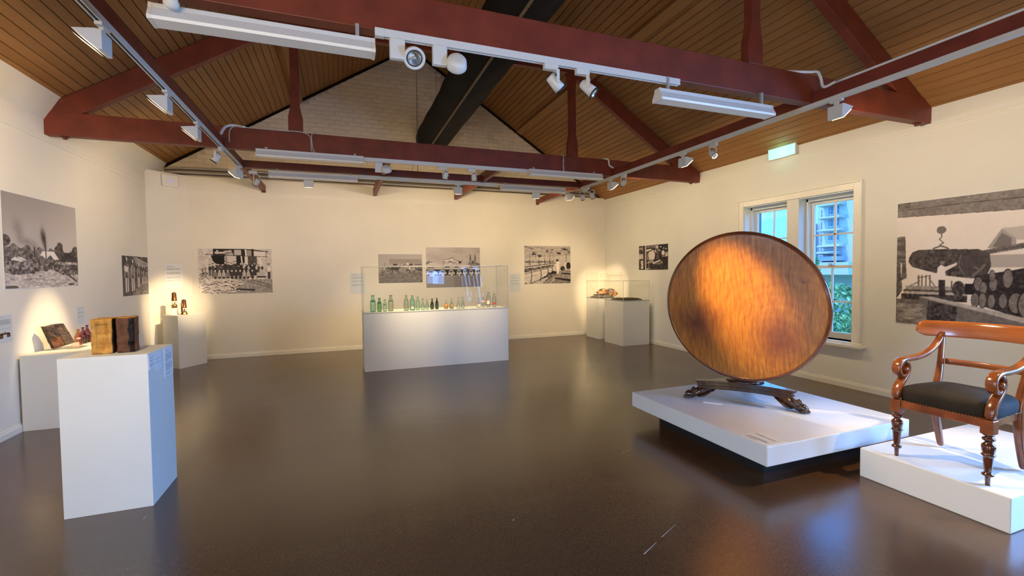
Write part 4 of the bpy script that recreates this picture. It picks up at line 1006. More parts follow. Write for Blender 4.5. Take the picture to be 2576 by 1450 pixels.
def bottle(x, y, z0, h, w, kind, gl, label, group='old bottles in the long case', extra=None):
    r = w/2
    P = {'codd': [(.0, .02), (.75, .0), (1., .03), (1., .55), (.92, .66), (.62, .76), (.50, .80), (.56, .85), (.50, .93), (.60, .94), (.62, .985), (.45, 1.)],
         'tall': [(.0, .02), (.8, 0), (1., .03), (1., .58), (.85, .70), (.50, .82), (.36, .90), (.36, .95), (.46, .955), (.46, .995), (.34, 1.)],
         'crown': [(.0, .02), (.8, 0), (1., .03), (1., .50), (.90, .58), (.50, .74), (.34, .84), (.32, .94), (.42, .95), (.42, .99), (.30, 1.)],
         'flared': [(.0, .02), (.85, 0), (1., .04), (1.02, .30), (.88, .42), (.46, .62), (.28, .78), (.28, .94), (.46, .955), (.46, .995), (.3, 1.)],
         'skittle': [(.0, .02), (.80, 0), (.88, .03), (1., .28), (.96, .46), (.62, .66), (.36, .80), (.32, .93), (.46, .95), (.46, .99), (.3, 1.)],
         'cone': [(.0, .02), (.92, 0), (1., .03), (1., .28), (.80, .46), (.48, .64), (.26, .80), (.22, .94), (.32, .95), (.32, .995), (.2, 1.)]}[kind]
    t = thing('glass_bottle', (x, y, z0), label, 'bottle', group)
    prof = [(max(.0005, a*r), b*h) for a, b in P]
    MB().lathe(prof, (x, y, z0), 24, cap=False).build('glass_body', gl, t, fixn=True)
    MB().lathe([(.0006, .001), (r*.80, .001), (r*.93, h*.022), (r*.80, h*.04), (.0006, h*.045)], (x, y, z0), 20, cap=False).build('thick_base', 'glass_base_'+gl.split('_')[1], t)
    q = [p for p in prof if p[1] > h*.93]
    if kind != 'codd' or True: MB().lathe([(a+.0006, b) for a, b in q], (x, y, z0), 20, cap=False).build('lip', gl, t)
    if extra:
        nm, mt_, a, b, rr, arc = extra
        if arc >= 6.28: MB().lathe([(.0005, a*h), (r*rr, a*h+.001), (r*rr, b*h), (.0005, b*h)], (x, y, z0), 20, cap=False).build(nm, mt_, t)
        else:
            q = MB(); n = 10; a0 = math.atan2(-y, -x)
            vs = [(x+(r*1.015)*math.cos(a0+arc*(k/n-.5)), y+(r*1.015)*math.sin(a0+arc*(k/n-.5)), z0+zz*h) for zz in (a, b) for k in range(n+1)]
            q.add(vs, [(k, k+1, n+2+k, n+1+k) for k in range(n)]); q.build(nm, mt_, t, fixn=False)
    return t
for nm, c in (('aqua', (.16, .36, .26)), ('teal', (.10, .34, .26)), ('green', (.05, .22, .07)), ('sage', (.22, .30, .18)), ('olive', (.03, .04, .01)), ('darkgreen', (.004, .012, .005)), ('clear', (.45, .48, .42)), ('pale', (.34, .46, .36)), ('orange', (.5, .16, .06)), ('plum', (.16, .04, .07))):
    mat('glass_base_'+nm, c, .15, spec=.6)
CZ = .925
rows = [(.448, .27, .090, 'codd', 'glass_teal', 'tall blue-green bottle, leftmost in the long case', ('embossed_mark', 'emboss_dark', .60, .70, 1, 1.2)),
 (.549, .221, .069, 'codd', 'glass_green', 'bright green bottle, second from the left in the long case', ('embossed_mark', 'emboss_dark', .55, .72, 1, 1.3)),
 (.634, .198, .060, 'codd', 'glass_aqua', 'small blue-green bottle, third from the left in the long case', ('embossed_mark', 'emboss_dark', .52, .60, 1, 1.2)),
 (.731, .262, .086, 'codd', 'glass_sage', 'tall grey-green bottle, fourth from the left in the long case', ('embossed_mark', 'emboss_dark', .60, .68, 1, 1.1)),
 (.980, .253, .080, 'tall', 'glass_sage', 'pale grey-green bottle, first of the middle group in the case', None),
 (1.079, .251, .086, 'tall', 'glass_teal', 'teal bottle with pale embossing, second of the middle group in the case', ('embossed_mark', 'cream_label', .14, .24, 1, 1.0)),
 (1.172, .224, .067, 'tall', 'glass_aqua', 'slim aqua bottle, third of the middle group in the case', None),
 (1.252, .189, .066, 'flared', 'glass_aqua', 'short aqua bottle with a thin flared neck, fourth of the middle group', None),
 (1.330, .170, .060, 'skittle', 'glass_aqua', 'short skittle shaped aqua bottle beside the olive bottle', None),
 (1.415, .184, .062, 'skittle', 'glass_olive', 'dark olive green skittle shaped bottle near the middle of the case', None),
 (1.497, .192, .055, 'crown', 'glass_darkgreen', 'almost black green bottle, the darkest in the case', ('painted_stripe', 'emboss_dark', .12, .5, 1, .3)),
 (1.651, .150, .078, 'cone', 'glass_clear', 'squat cone shaped bottle with amber contents, left of its pair', ('amber_contents', 'amber_liquid', .07, .52, .78, 7)),
 (1.741, .172, .074, 'cone', 'glass_pale', 'cone shaped greenish bottle with amber contents, right of its pair', ('amber_contents', 'amber_liquid', .07, .46, .78, 7)),
 (1.862, .192, .060, 'cone', 'glass_clear', 'slim clear cone shaped bottle beside the coin', None),
 (1.936, .195, .063, 'flared', 'glass_pale', 'slim greenish bottle with long neck, right of the clear cone shaped one', None),
 (2.240, .163, .073, 'flared', 'glass_clear', 'small clear bottle with a cream label towards the right end of the case', ('paper_label', 'cream_label', .12, .38, 1, 2.6)),
 (2.325, .190, .060, 'crown', 'glass_clear', 'clear bottle with a pink and cream label, third from the right in the case', ('paper_label', 'pink_label', .50, .66, 1, 2.6)),
 (2.414, .268, .073, 'tall', 'glass_clear', 'tallest clear bottle, second from the right in the case', ('paper_label', 'cream_label', .22, .44, 1, 1.6)),
 (2.514, .243, .073, 'tall', 'glass_clear', 'clear bottle with a red label, rightmost in the case', ('paper_label', 'red_label', .22, .36, 1, 1.3))]
for i, (x, h, w, kd, gl, lb, ex) in enumerate(rows):
    y = [7.649, 7.662, 7.65, 7.682, 7.679, 7.671, 7.692, 7.669, 7.70, 7.70, 7.70, 7.675, 7.656, 7.657, 7.646, 7.70, 7.70, 7.69, 7.658][i]
    bottle(x, y, CZ, h, w, kd, gl, lb, extra=ex)
tag(MB().lathe([(.001, .006), (.011, .005), (.012, 0)], (2.075, 7.70, CZ), 16, cap=False).build('bottle_cap', 'cream_label'), 'tiny flat cap lying alone on the floor of the bottle case', 'bottle cap')
for x, y, h, w, gl, lb in ((-2.858, 6.60, .182, .070, 'glass_orange', 'orange glass bottle on the low left plinth, leftmost of three'), (-2.878, 6.75, .190, .070, 'glass_plum', 'reddish purple glass bottle, middle of three on the low left plinth'), (-2.885, 6.86, .205, .070, 'glass_plum', 'purple-brown glass bottle partly behind the yellow brick, rightmost of three')):
    bottle(x, y, .762, h, w, 'crown', gl, lb, 'coloured bottles on the low left plinth', ('paper_label' if gl != 'glass_plum' else 'contents', 'pink_label' if gl != 'glass_plum' else 'brick_yellow_side', .40 if gl != 'glass_plum' else .05, .50 if gl != 'glass_plum' else .45, 1 if gl != 'glass_plum' else .6, 1.1 if gl != 'glass_plum' else 7))
MB_ = MB().prism([(6.52, .762), (6.60, .762), (6.565, .80)], -2.90, -2.84, 'x'); tag(MB_.build('label_card', 'pink_label'), 'small pinkish folded card in front of the orange bottle', 'card')

# ------------------------------------------------------------------ mining lamps
def mining_lamp(x, y, z0, h, r, label, lean=False):
    t = thing('mining_lamp', (x, y, z0), label, 'lamp')
    c = (x, y, z0)
    if not lean:
        MB().lathe([(r*1.0, 0), (r*1.05, .006), (r*1.02, h*.10), (r*1.05, h*.11), (r*.98, h*.20), (r*.7, h*.21)], c, 24).build('oil_base', 'brass_dull', t)
    else:
        MB().lathe([(r*1.25, 0), (r*1.28, .01), (r*.95, h*.14), (r*.9, h*.19), (r*.7, h*.2)], c, 8, smooth=False).build('oil_base', 'copper_brown', t)
    MB().lathe([(r*.62, h*.21), (r*.62, h*.44)], c, 20, cap=False).build('glass_cylinder', 'acrylic', t)
    MB().lathe([(.006, h*.21), (.007, h*.30), (.002, h*.34)], c, 10).build('burner', 'brass_dull', t)
    for k in range(5):
        a = 2*math.pi*k/5+.3; px, py = x+r*.86*math.cos(a), y+r*.86*math.sin(a)
        MB().tube([(px, py, z0+h*.19), (px, py, z0+h*.46)], .0026, 6).build('pillar', 'brass_dull', t)
    MB().lathe([(r*.7, h*.44), (r*1.0, h*.445), (r*1.02, h*.50), (r*.92, h*.52), (r*.82, h*.86), (r*.84, h*.88), (r*.60, h*.91), (r*.2, h*.93)], c, 24).build('bonnet', 'copper_brown', t)
    MB().lathe([(r*.55, h*.905), (r*.98, h*.925), (r*.98, h*.935), (r*.5, h*.95), (r*.15, h*.965)], c, 24).build('top_cap', 'copper_brown', t)
    q = MB(); q.tube([(x+.012*math.cos(a), y, z0+h*.985+.012*math.sin(a)) for a in np.linspace(-1.2, 4.2, 14)], .0022, 6); q.build('hanging_hook', 'brass_dull', t)
    if lean: MB().lathe([(r*.34, h*.16), (r*.36, h*.20), (r*.36, h*.74), (r*.1, h*.76)], (x-r*.55, y-r*.72, z0), 14).build('side_tube', 'copper_brown', t)
bt = thing('lamp_block', (-2.685, 9.20, .886), 'small clear block under the taller mining lamp', 'block')
MB().box(-2.725, -2.645, 9.16, 9.24, .886, 1.0).build('block_body', 'glass_clear_block', bt, bevel=.003)
mining_lamp(-2.685, 9.20, 1.0, .275, .040, 'copper and brass mining lamp raised on a clear block, left of two')
mining_lamp(-2.535, 9.15, .886, .262, .040, 'darker mining lamp standing directly on the corner pedestal, right of two', True)

# ------------------------------------------------------------------ textiles in the right-hand cases
def lump(m, c, sx, sy, sz, seed, mi=0, n=26, k=18, amp=.12, flat=.35):
    from mathutils import noise as N
    vs = []
    for i in range(k+1):
        for j in range(n):
            ph = math.pi*i/k; a = 2*math.pi*j/n
            p = Vector((math.sin(ph)*math.cos(a), math.sin(ph)*math.sin(a), math.cos(ph)))
            q = Vector([math.copysign(abs(u)**flat, u) for u in p]); q = q*(1+amp*N.noise(p*2.2+Vector((seed, 0, 0))))
            vs.append((c[0]+q.x*sx, c[1]+q.y*sy, max(c[2]-sz, c[2]+q.z*sz)))
    m.add(vs, [(i*n+j, i*n+(j+1) % n, (i+1)*n+(j+1) % n, (i+1)*n+j) for i in range(k) for j in range(n)], mi, True)
    return m
t = thing('folded_blanket', (5.66, 9.16, CZ), 'stack of folded brown and grey cloth in the corner case under the patterned roll', 'textile')
for i, (a, b, c, d, mt_) in enumerate(((5.655, 9.16, .235, .22, 'textile_brown'), (5.66, 9.15, .20, .19, 'textile_grey'), (5.66, 9.14, .185, .17, 'textile_brown'))):
    lump(MB(), (a, b, CZ+.012+.026*i+.001), c, d, .013, i+2, amp=.05, flat=.4).build('cloth_fold', mt_, t)
def patch_mat():
    m = bpy.data.materials.new('patchwork'); m.use_nodes = True; nt = m.node_tree; p = nt.nodes['Principled BSDF']
    tc = nt.nodes.new('ShaderNodeTexCoord'); v = nt.nodes.new('ShaderNodeTexVoronoi'); v.inputs['Scale'].default_value = 22
    nt.links.new(tc.outputs['Object'], v.inputs['Vector']); sp = nt.nodes.new('ShaderNodeSeparateColor'); nt.links.new(v.outputs['Color'], sp.inputs[0])
    r = nt.nodes.new('ShaderNodeValToRGB'); r.color_ramp.interpolation = 'CONSTANT'
    e = r.color_ramp.elements; e[0].position = 0; e[0].color = (.075, .085, .085, 1); e[1].position = .3; e[1].color = (.72, .23, .03, 1)
    for pos, c in ((.5, (.85, .42, .05, 1)), (.64, (.70, .30, .22, 1)), (.78, (.09, .10, .10, 1)), (.88, (.60, .10, .02, 1))):
        q = e.new(pos); q.color = c
    nt.links.new(sp.outputs[0], r.inputs['Fac']); nt.links.new(r.outputs['Color'], p.inputs['Base Color']); p.inputs['Roughness'].default_value = .9
    M['patchwork'] = m
patch_mat()
t = thing('patterned_cloth', (5.72, 9.10, CZ+.08), 'rolled orange, yellow and dark patterned cloth on top of the folded cloth', 'textile')
q = lump(MB(), (5.735, 9.12, CZ+.145), .20, .115, .062, 9, amp=.22, flat=.62); lump(q, (5.57, 9.03, CZ+.115), .10, .07, .028, 4, amp=.3, flat=.7); lump(q, (5.84, 8.99, CZ+.10), .10, .05, .055, 14, amp=.3, flat=.7)
q.build('cloth_roll', 'patchwork', t)
t = thing('flat_textile', (5.65, 8.2, CZ), 'flat dark olive folded textile in the lower front case', 'textile')
lump(MB(), (5.655, 8.20, CZ+.013), .255, .27, .012, 21, amp=.06, flat=.4).build('lower_layer', 'textile_olive', t)
lump(MB(), (5.66, 8.16, CZ+.033), .20, .20, .009, 25, amp=.12, flat=.45).build('upper_layer', 'textile_olive', t)

# ------------------------------------------------------------------ tilt-top round table
def tabletop_mat():
    m = bpy.data.materials.new('figured_top'); m.use_nodes = True; nt = m.node_tree; L = nt.links; p = nt.nodes['Principled BSDF']
    tc = nt.nodes.new('ShaderNodeTexCoord')
    n1 = nt.nodes.new('ShaderNodeTexNoise'); n1.inputs['Scale'].default_value = 2.6; n1.inputs['Detail'].default_value = 3
    L.new(tc.outputs['Object'], n1.inputs['Vector'])
    # grain: stretched, distorted noise
    mp = nt.nodes.new('ShaderNodeMapping'); mp.inputs['Scale'].default_value = (30, 3.2, 1)
    vm = nt.nodes.new('ShaderNodeVectorMath'); vm.operation = 'MULTIPLY_ADD'; vm.inputs[1].default_value = (.10, .04, 0)
    L.new(n1.outputs['Color'], vm.inputs[0]); L.new(tc.outputs['Object'], vm.inputs[2]); L.new(vm.outputs[0], mp.inputs['Vector'])
    n2 = nt.nodes.new('ShaderNodeTexNoise'); n2.inputs['Scale'].default_value = 1.6; n2.inputs['Detail'].default_value = 8; n2.inputs['Roughness'].default_value = .62
    L.new(mp.outputs[0], n2.inputs['Vector'])
    r = nt.nodes.new('ShaderNodeValToRGB'); e = r.color_ramp.elements
    e[0].position = .30; e[0].color = (.24, .078, .013, 1); e[1].position = .70; e[1].color = (.52, .235, .036, 1); q = e.new(.5); q.color = (.38, .15, .023, 1)
    L.new(n2.outputs['Fac'], r.inputs['Fac'])
    # dark curl lobes of the flame figure left and right below the middle
    last = r.outputs['Color']
    n3 = nt.nodes.new('ShaderNodeTexNoise'); n3.inputs['Scale'].default_value = 6; n3.inputs['Detail'].default_value = 4
    L.new(tc.outputs['Object'], n3.inputs['Vector'])
    for (cx, cy, rad, k) in ((-.38, -.16, .32, .9), (.30, -.26, .32, .8), (-.44, -.13, .07, .8), (.47, .24, .04, .8), (-.30, -.42, .22, .35)):
        s = nt.nodes.new('ShaderNodeVectorMath'); s.operation = 'DISTANCE'; s.inputs[1].default_value = (cx, cy, 0)
        w = nt.nodes.new('ShaderNodeVectorMath'); w.operation = 'MULTIPLY_ADD'; w.inputs[1].default_value = (.25, .25, 0); L.new(n3.outputs['Color'], w.inputs[0])
        sb = nt.nodes.new('ShaderNodeVectorMath'); sb.operation = 'SUBTRACT'; sb.inputs[1].default_value = (.125, .125, 0); L.new(w.outputs[0], sb.inputs[0]); L.new(tc.outputs['Object'], w.inputs[2])
        L.new(sb.outputs[0], s.inputs[0])
        mr = nt.nodes.new('ShaderNodeMapRange'); mr.inputs['From Min'].default_value = rad; mr.inputs['From Max'].default_value = 0; mr.inputs['To Max'].default_value = k
        mr.interpolation_type = 'SMOOTHSTEP'
        L.new(s.outputs['Value'], mr.inputs['Value'])
        mx = nt.nodes.new('ShaderNodeMix'); mx.data_type = 'RGBA'; L.new(mr.outputs['Result'], mx.inputs[0]); L.new(last, mx.inputs[6]); mx.inputs[7].default_value = (.12, .032, .012, 1)
        last = mx.outputs[2]
    # curl rings
    wv = nt.nodes.new('ShaderNodeTexWave'); wv.wave_type = 'RINGS'; wv.rings_direction = 'Z'; wv.inputs['Scale'].default_value = 4; wv.inputs['Distortion'].default_value = 5; wv.inputs['Detail'].default_value = 3; wv.inputs['Detail Scale'].default_value = 2.2
    mp2 = nt.nodes.new('ShaderNodeMapping'); mp2.inputs['Location'].default_value = (-.30, .25, 0); L.new(tc.outputs['Object'], mp2.inputs['Vector']); L.new(mp2.outputs[0], wv.inputs['Vector'])
    mm = nt.nodes.new('ShaderNodeMix'); mm.data_type = 'RGBA'; mm.blend_type = 'MULTIPLY'; mm.inputs[0].default_value = .10
    L.new(last, mm.inputs[6]); L.new(wv.outputs['Color'], mm.inputs[7])
    # pits
    v = nt.nodes.new('ShaderNodeTexVoronoi'); v.inputs['Scale'].default_value = 26; L.new(tc.outputs['Object'], v.inputs['Vector'])
    mr = nt.nodes.new('ShaderNodeMapRange'); mr.inputs['From Min'].default_value = .05; mr.inputs['From Max'].default_value = .10; L.new(v.outputs['Distance'], mr.inputs['Value'])
    m3 = nt.nodes.new('ShaderNodeMix'); m3.data_type = 'RGBA'; m3.blend_type = 'MULTIPLY'; m3.inputs[0].default_value = .55; L.new(mm.outputs[2], m3.inputs[6]); L.new(mr.outputs['Result'], m3.inputs[7])
    L.new(m3.outputs[2], p.inputs['Base Color'])
    p.inputs['Roughness'].default_value = .36; p.inputs['Specular IOR Level'].default_value = .4; p.inputs['Coat Weight'].default_value = .3; p.inputs['Coat Roughness'].default_value = .22
    b = nt.nodes.new('ShaderNodeBump'); b.inputs['Strength'].default_value = .07; b.inputs['Distance'].default_value = .01; L.new(n2.outputs['Fac'], b.inputs['Height']); L.new(b.outputs['Normal'], p.inputs['Normal'])
    n4 = nt.nodes.new('ShaderNodeTexNoise'); n4.inputs['Scale'].default_value = 9; L.new(tc.outputs['Object'], n4.inputs['Vector'])
    b2_ = nt.nodes.new('ShaderNodeBump'); b2_.inputs['Strength'].default_value = .12; b2_.inputs['Distance'].default_value = .02; L.new(n4.outputs['Fac'], b2_.inputs['Height']); L.new(b2_.outputs['Normal'], p.inputs['Coat Normal'])
    M['figured_top'] = m
tabletop_mat()
TC = Vector((3.364, 3.12, 1.198)); PH, TI, TR = -1.105, -.142, .690
tn = Vector((math.sin(PH)*math.cos(TI), -math.cos(PH)*math.cos(TI), math.sin(TI)))
tx = Vector((math.cos(PH), math.sin(PH), 0)); ty = tn.cross(tx)
if ty.z < 0: ty = -ty; tx = -tx
tx = ty.cross(tn)
PZ = .300
PA, PB, PC_ = Vector((3.168, 3.512)), Vector((3.708, 2.792)), Vector((4.00, 3.59))
PCEN = (PA+PB+PC_)/3
t = thing('tilt_top_table', (PCEN.x, PCEN.y, PZ), 'large round tilt-top table with its glowing figured top turned upright, on a dark carved base', 'table')
TW = Matrix((tx, ty, tn)).transposed()
def on_top(mb, name, mt_, **kw):
    o = mb.build(name, mt_, base=Vector((0, 0, 0)), **kw); o.parent = t
    o.matrix_local = Matrix.Translation(TC-Vector(t.location)) @ TW.to_4x4()
    return o
q = MB(); n = 128; vs = [(0, 0, 0)]; rings = [.15, .35, .55, .655]
for r_ in rings: vs += [(r_*math.cos(2*math.pi*i/n), r_*math.sin(2*math.pi*i/n), 0) for i in range(n)]
fs = [(0, 1+i, 1+(i+1) % n) for i in range(n)]+[(1+k*n+i, 1+(k+1)*n+i, 1+(k+1)*n+(i+1) % n, 1+k*n+(i+1) % n) for k in range(len(rings)-1) for i in range(n)]
q.add(vs, fs, 0, True); q.lathe([(.655, 0), (.662, -.001)], n=n, cap=False)
on_top(q, 'table_top', 'figured_top', fixn=False)
on_top(MB().lathe([(.660, -.001), (.6635, .0035), (.668, .0035), (.671, -.002), (.680, -.004), (.689, -.012), (.691, -.022), (.686, -.030), (.679, -.033), (.676, -.040), (.66, -.044), (.50, -.045)], n=128, cap=False), 'moulded_rim', 'mahogany_rim' if 'mahogany_rim' in M else 'mahogany')
on_top(MB().lathe([(.0005, -.045), (.60, -.045)], n=64, cap=False), 'underside', 'mahogany_dark')
on_top(MB().box(-.30, -.24, -.42, .42, -.075, -.045).box(.24, .30, -.42, .42, -.075, -.045), 'bearer', 'mahogany_dark', bevel=.004)
# tilting block and pillar
bx = Vector((PCEN.x, PCEN.y)); 
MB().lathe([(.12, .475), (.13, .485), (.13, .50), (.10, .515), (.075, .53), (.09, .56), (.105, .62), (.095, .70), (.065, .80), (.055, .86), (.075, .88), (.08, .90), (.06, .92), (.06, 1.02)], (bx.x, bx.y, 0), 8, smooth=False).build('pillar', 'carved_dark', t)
bl = MB().obox((bx.x-.055, bx.y-.03, 1.08), (.30, .14, .16), Matrix.Rotation(PH+math.pi/2, 3, 'Z')); bl.build('tilt_block', 'mahogany_dark', t, bevel=.005)
MB().lathe([(.16, .4735), (.165, .478), (.165, .488), (.12, .492)], (bx.x, bx.y, 0), 32).build('pillar_collar', 'carved_dark', t)
# triangular platform with hollow sides and blunt corners
def tri(scale, bite):
    pts = []
    for a, b in ((PA, PB), (PB, PC_), (PC_, PA)):
        d = (b-a).normalized(); nn = Vector((d.y, -d.x)); mid = (a+b)/2
        if (mid+nn*.1-PCEN).length < mid.length*0+(mid-PCEN).length: nn = -nn
        a2, b2_ = a+d*.045, b-d*.045
        for k in range(13):
            u = k/12; p = a2.lerp(b2_, u); pts.append(p-nn*bite*(1-(2*u-1)**2))
    return [tuple(PCEN+(p-PCEN)*scale) for p in pts]
for z0, z1, s_, nm in ((.392, .402, .90, 'platform_foot_mould'), (.402, .418, .935, 'platform_cove'), (.418, .430, .965, 'platform_bead'), (.430, .448, .945, 'platform_frieze'), (.448, .460, .975, 'platform_groove'), (.460, .475, 1.0, 'platform_top')):
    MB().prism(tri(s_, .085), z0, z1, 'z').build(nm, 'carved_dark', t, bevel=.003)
for cpt in (PA, PB, PC_):
    u2 = (cpt-PCEN).normalized(); u = Vector((u2.x, u2.y, 0)); s_ = Vector((-u.y, u.x, 0)); c0 = Vector((cpt.x, cpt.y, 0))-u*.05
    def Pt(a, b, z): return c0+u*a+s_*b+Vector((0, 0, z))
    m = MB()
    m.tube([Pt(-.17, 0, .390), Pt(-.11, 0, .383), Pt(-.055, 0, .372), Pt(-.015, 0, .360), Pt(.012, 0, .347), Pt(.04, 0, .340), Pt(.075, 0, .337), Pt(.105, 0, .330)], [.014, .032, .050, .044, .031, .037, .041, .026], 18, ry=[.010, .022, .036, .042, .034, .036, .034, .024], up=tuple(s_))
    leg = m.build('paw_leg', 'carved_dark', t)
    m = MB()
    for b in (-.036, -.012, .012, .036):   # toes with claws
        m.lathe([(.001, -.020), (.011, -.014), (.0155, 0), (.011, .014), (.001, .020)], Pt(.098-.35*abs(b), b, .3185), 12, rot_to(u))
        m.lathe([(.001, -.016), (.010, -.010), (.0135, 0), (.010, .010), (.001, .016)], Pt(.070-.3*abs(b), b, .349), 12, rot_to(u))
        m.tube([Pt(.108-.35*abs(b), b, .320), Pt(.124-.35*abs(b), b, .310), Pt(.124-.35*abs(b), b, .3012)], [.008, .006, .001], 7)
    child_of(leg, m, 'toes', 'carved_dark')
    m = MB()
    for b in (-.036, -.022, -.008, .008, .022, .036):   # acanthus leaf ribs
        m.tube([Pt(-.165, b*.5, .380), Pt(-.11, b*1.1, .362), Pt(-.06, b*1.4, .340), Pt(-.025, b*1.3, .326), Pt(.0, b*1.0, .322)], [.004, .009, .012, .010, .005], 8)
        m.tube([Pt(.010, b*1.1, .396), Pt(.024, b*1.3, .382), Pt(.034, b*1.15, .368), Pt(.052, b*1.0, .364)], [.007, .010, .009, .004], 8)
    m.lathe([(.001, -.03), (.013, -.026), (.015, 0), (.013, .026), (.001, .03)], Pt(-.165, 0, .398), 10, rot_to(s_))
    child_of(leg, m, 'carved_leaf', 'carved_dark')
mat('card_clear', (.85, .86, .86), .2)
tag(MB().obox((3.214, 3.286, .303), (.16, .035, .006), Matrix.Rotation(R(-52), 3, 'Z')).build('label_strip', 'card_clear'), 'narrow clear label strip lying near the left paw foot of the round table', 'label')

# ------------------------------------------------------------------ armchair
CHZ = .215; CY = 1.786
AP = thing('armchair', (3.88, CY, CHZ), 'polished mahogany scroll armchair with a black seat on the low white plinth', 'chair')
def ch(mb, name, mt_, **kw): return mb.build(name, mt_, AP, **kw)
FX, BXc = 3.656, 4.095
# turned front legs
prof = [(.0115, 0), (.0135, .055), (.014, .058), (.027, .061), (.030, .067), (.027, .074), (.018, .079), (.017, .088), (.0195, .092), (.0245, .165), (.0265, .182), (.033, .186), (.034, .190), (.0285, .195), (.0265, .200), (.030, .212), (.0335, .235), (.031, .252), (.021, .262), (.018, .268), (.019, .273), (.029, .279), (.0315, .286), (.029, .293), (.019, .298), (.017, .304), (.026, .308), (.028, .314), (.026, .319)]
for yy in (CY+.243, CY-.243):
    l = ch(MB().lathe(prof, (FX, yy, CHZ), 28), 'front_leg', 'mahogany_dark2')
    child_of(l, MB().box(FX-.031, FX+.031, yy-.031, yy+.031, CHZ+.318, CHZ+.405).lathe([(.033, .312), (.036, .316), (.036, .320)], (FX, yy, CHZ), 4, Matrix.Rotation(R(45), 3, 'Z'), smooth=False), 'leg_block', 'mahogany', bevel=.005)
# seat rails
zr0, zr1 = CHZ+.335, CHZ+.405
ch(MB().box(FX-.020, FX+.012, CY-.215, CY+.215, zr0+.018, zr1), 'front_rail', 'mahogany', bevel=.004)
ch(MB().box(BXc-.07, BXc-.04, CY-.20, CY+.20, zr0, zr1), 'back_rail', 'mahogany', bevel=.003)
for s_ in (-1, 1):
    ch(MB().prism([(FX+.02, CY+s_*.245), (BXc-.03, CY+s_*.222), (BXc-.03, CY+s_*.195), (FX+.02, CY+s_*.218)], zr0+.015, zr1, 'z'), 'side_rail', 'mahogany', bevel=.003)
# back legs rising into the back posts (one swept piece each)
for s_ in (-1, 1):
    yb = CY+s_*.218
    pts = [(4.124, CHZ+.005), (4.108, CHZ+.06), (4.078, CHZ+.16), (4.054, CHZ+.26), (4.044, CHZ+.36), (4.050, CHZ+.43), (4.070, CHZ+.50), (4.100, CHZ+.60), (4.124, CHZ+.70), (4.142, CHZ+.79), (4.152, CHZ+.86)]
    ys_ = [0, 0, 0, 0, 0, 0, 0, .004, .010, .016, .018]
    ch(MB().ribbon([(a, yb+s_*w, b) for (a, b), w in zip(pts, ys_)], [.036, .038, .042, .046, .050, .052, .046, .038, .034, .034, .034], (0, 1, 0), [.030, .034, .040, .044, .050, .052, .044, .036, .030, .028, .026]), 'back_leg', 'mahogany', subsurf=1)
# seat: black horsehair pad, domed, with tacks along the rail
m = MB(); n = 40; nz = 10; vs = []
def seat_edge(a):
    ex = 5.; c, s2 = math.cos(a), math.sin(a); k = (abs(c)**ex+abs(s2)**ex)**(-1/ex)
    return c*k, s2*k
lv = [(.0, .985), (.006, 1.0), (.03, 1.014), (.06, 1.018), (.082, .995), (.096, .94), (.112, .80), (.126, .6), (.135, .35), (.139, .12)]
for h_, f_ in lv:
    for i in range(n):
        ax, ay = seat_edge(2*math.pi*i/n+.001); xx = 3.862+ax*.218*f_; wy = .262-.030*(ax*.5+.5)
        vs.append((xx, CY+ay*wy*f_, zr1-.006+h_))
k = len(lv); m.add(vs, [(j*n+i, j*n+(i+1) % n, (j+1)*n+(i+1) % n, (j+1)*n+i) for j in range(k-1) for i in range(n)]+[tuple((k-1)*n+i for i in range(n))], 0, True)
seat = ch(m, 'seat_pad', 'horsehair')
m = MB().lathe([(.0034, -.0008), (.0030, .0014), (.0008, .0026)], (0, 0, 0), 6)
m = m.build('brass_tack', 'tack', base=Vector((0, 0, 0))); tack_me = m.data; bpy.data.objects.remove(m)
def tack(p, d):
    o = bpy.data.objects.new('brass_tack', tack_me); COL.objects.link(o); o.parent = seat
    o.matrix_local = Matrix.Translation(Vector(p)-Vector(AP.location)) @ rot_to(d).to_4x4()
for i in range(27): tack((FX-.0225, CY-.205+i*.41/26, zr1+.003), (-1, 0, 0))
for s_ in (-1, 1):
    for i in range(19): tack((FX+.05+i*.34/18, CY+s_*(.268-.028*i/18), zr1+.003), (0, s_, 0))
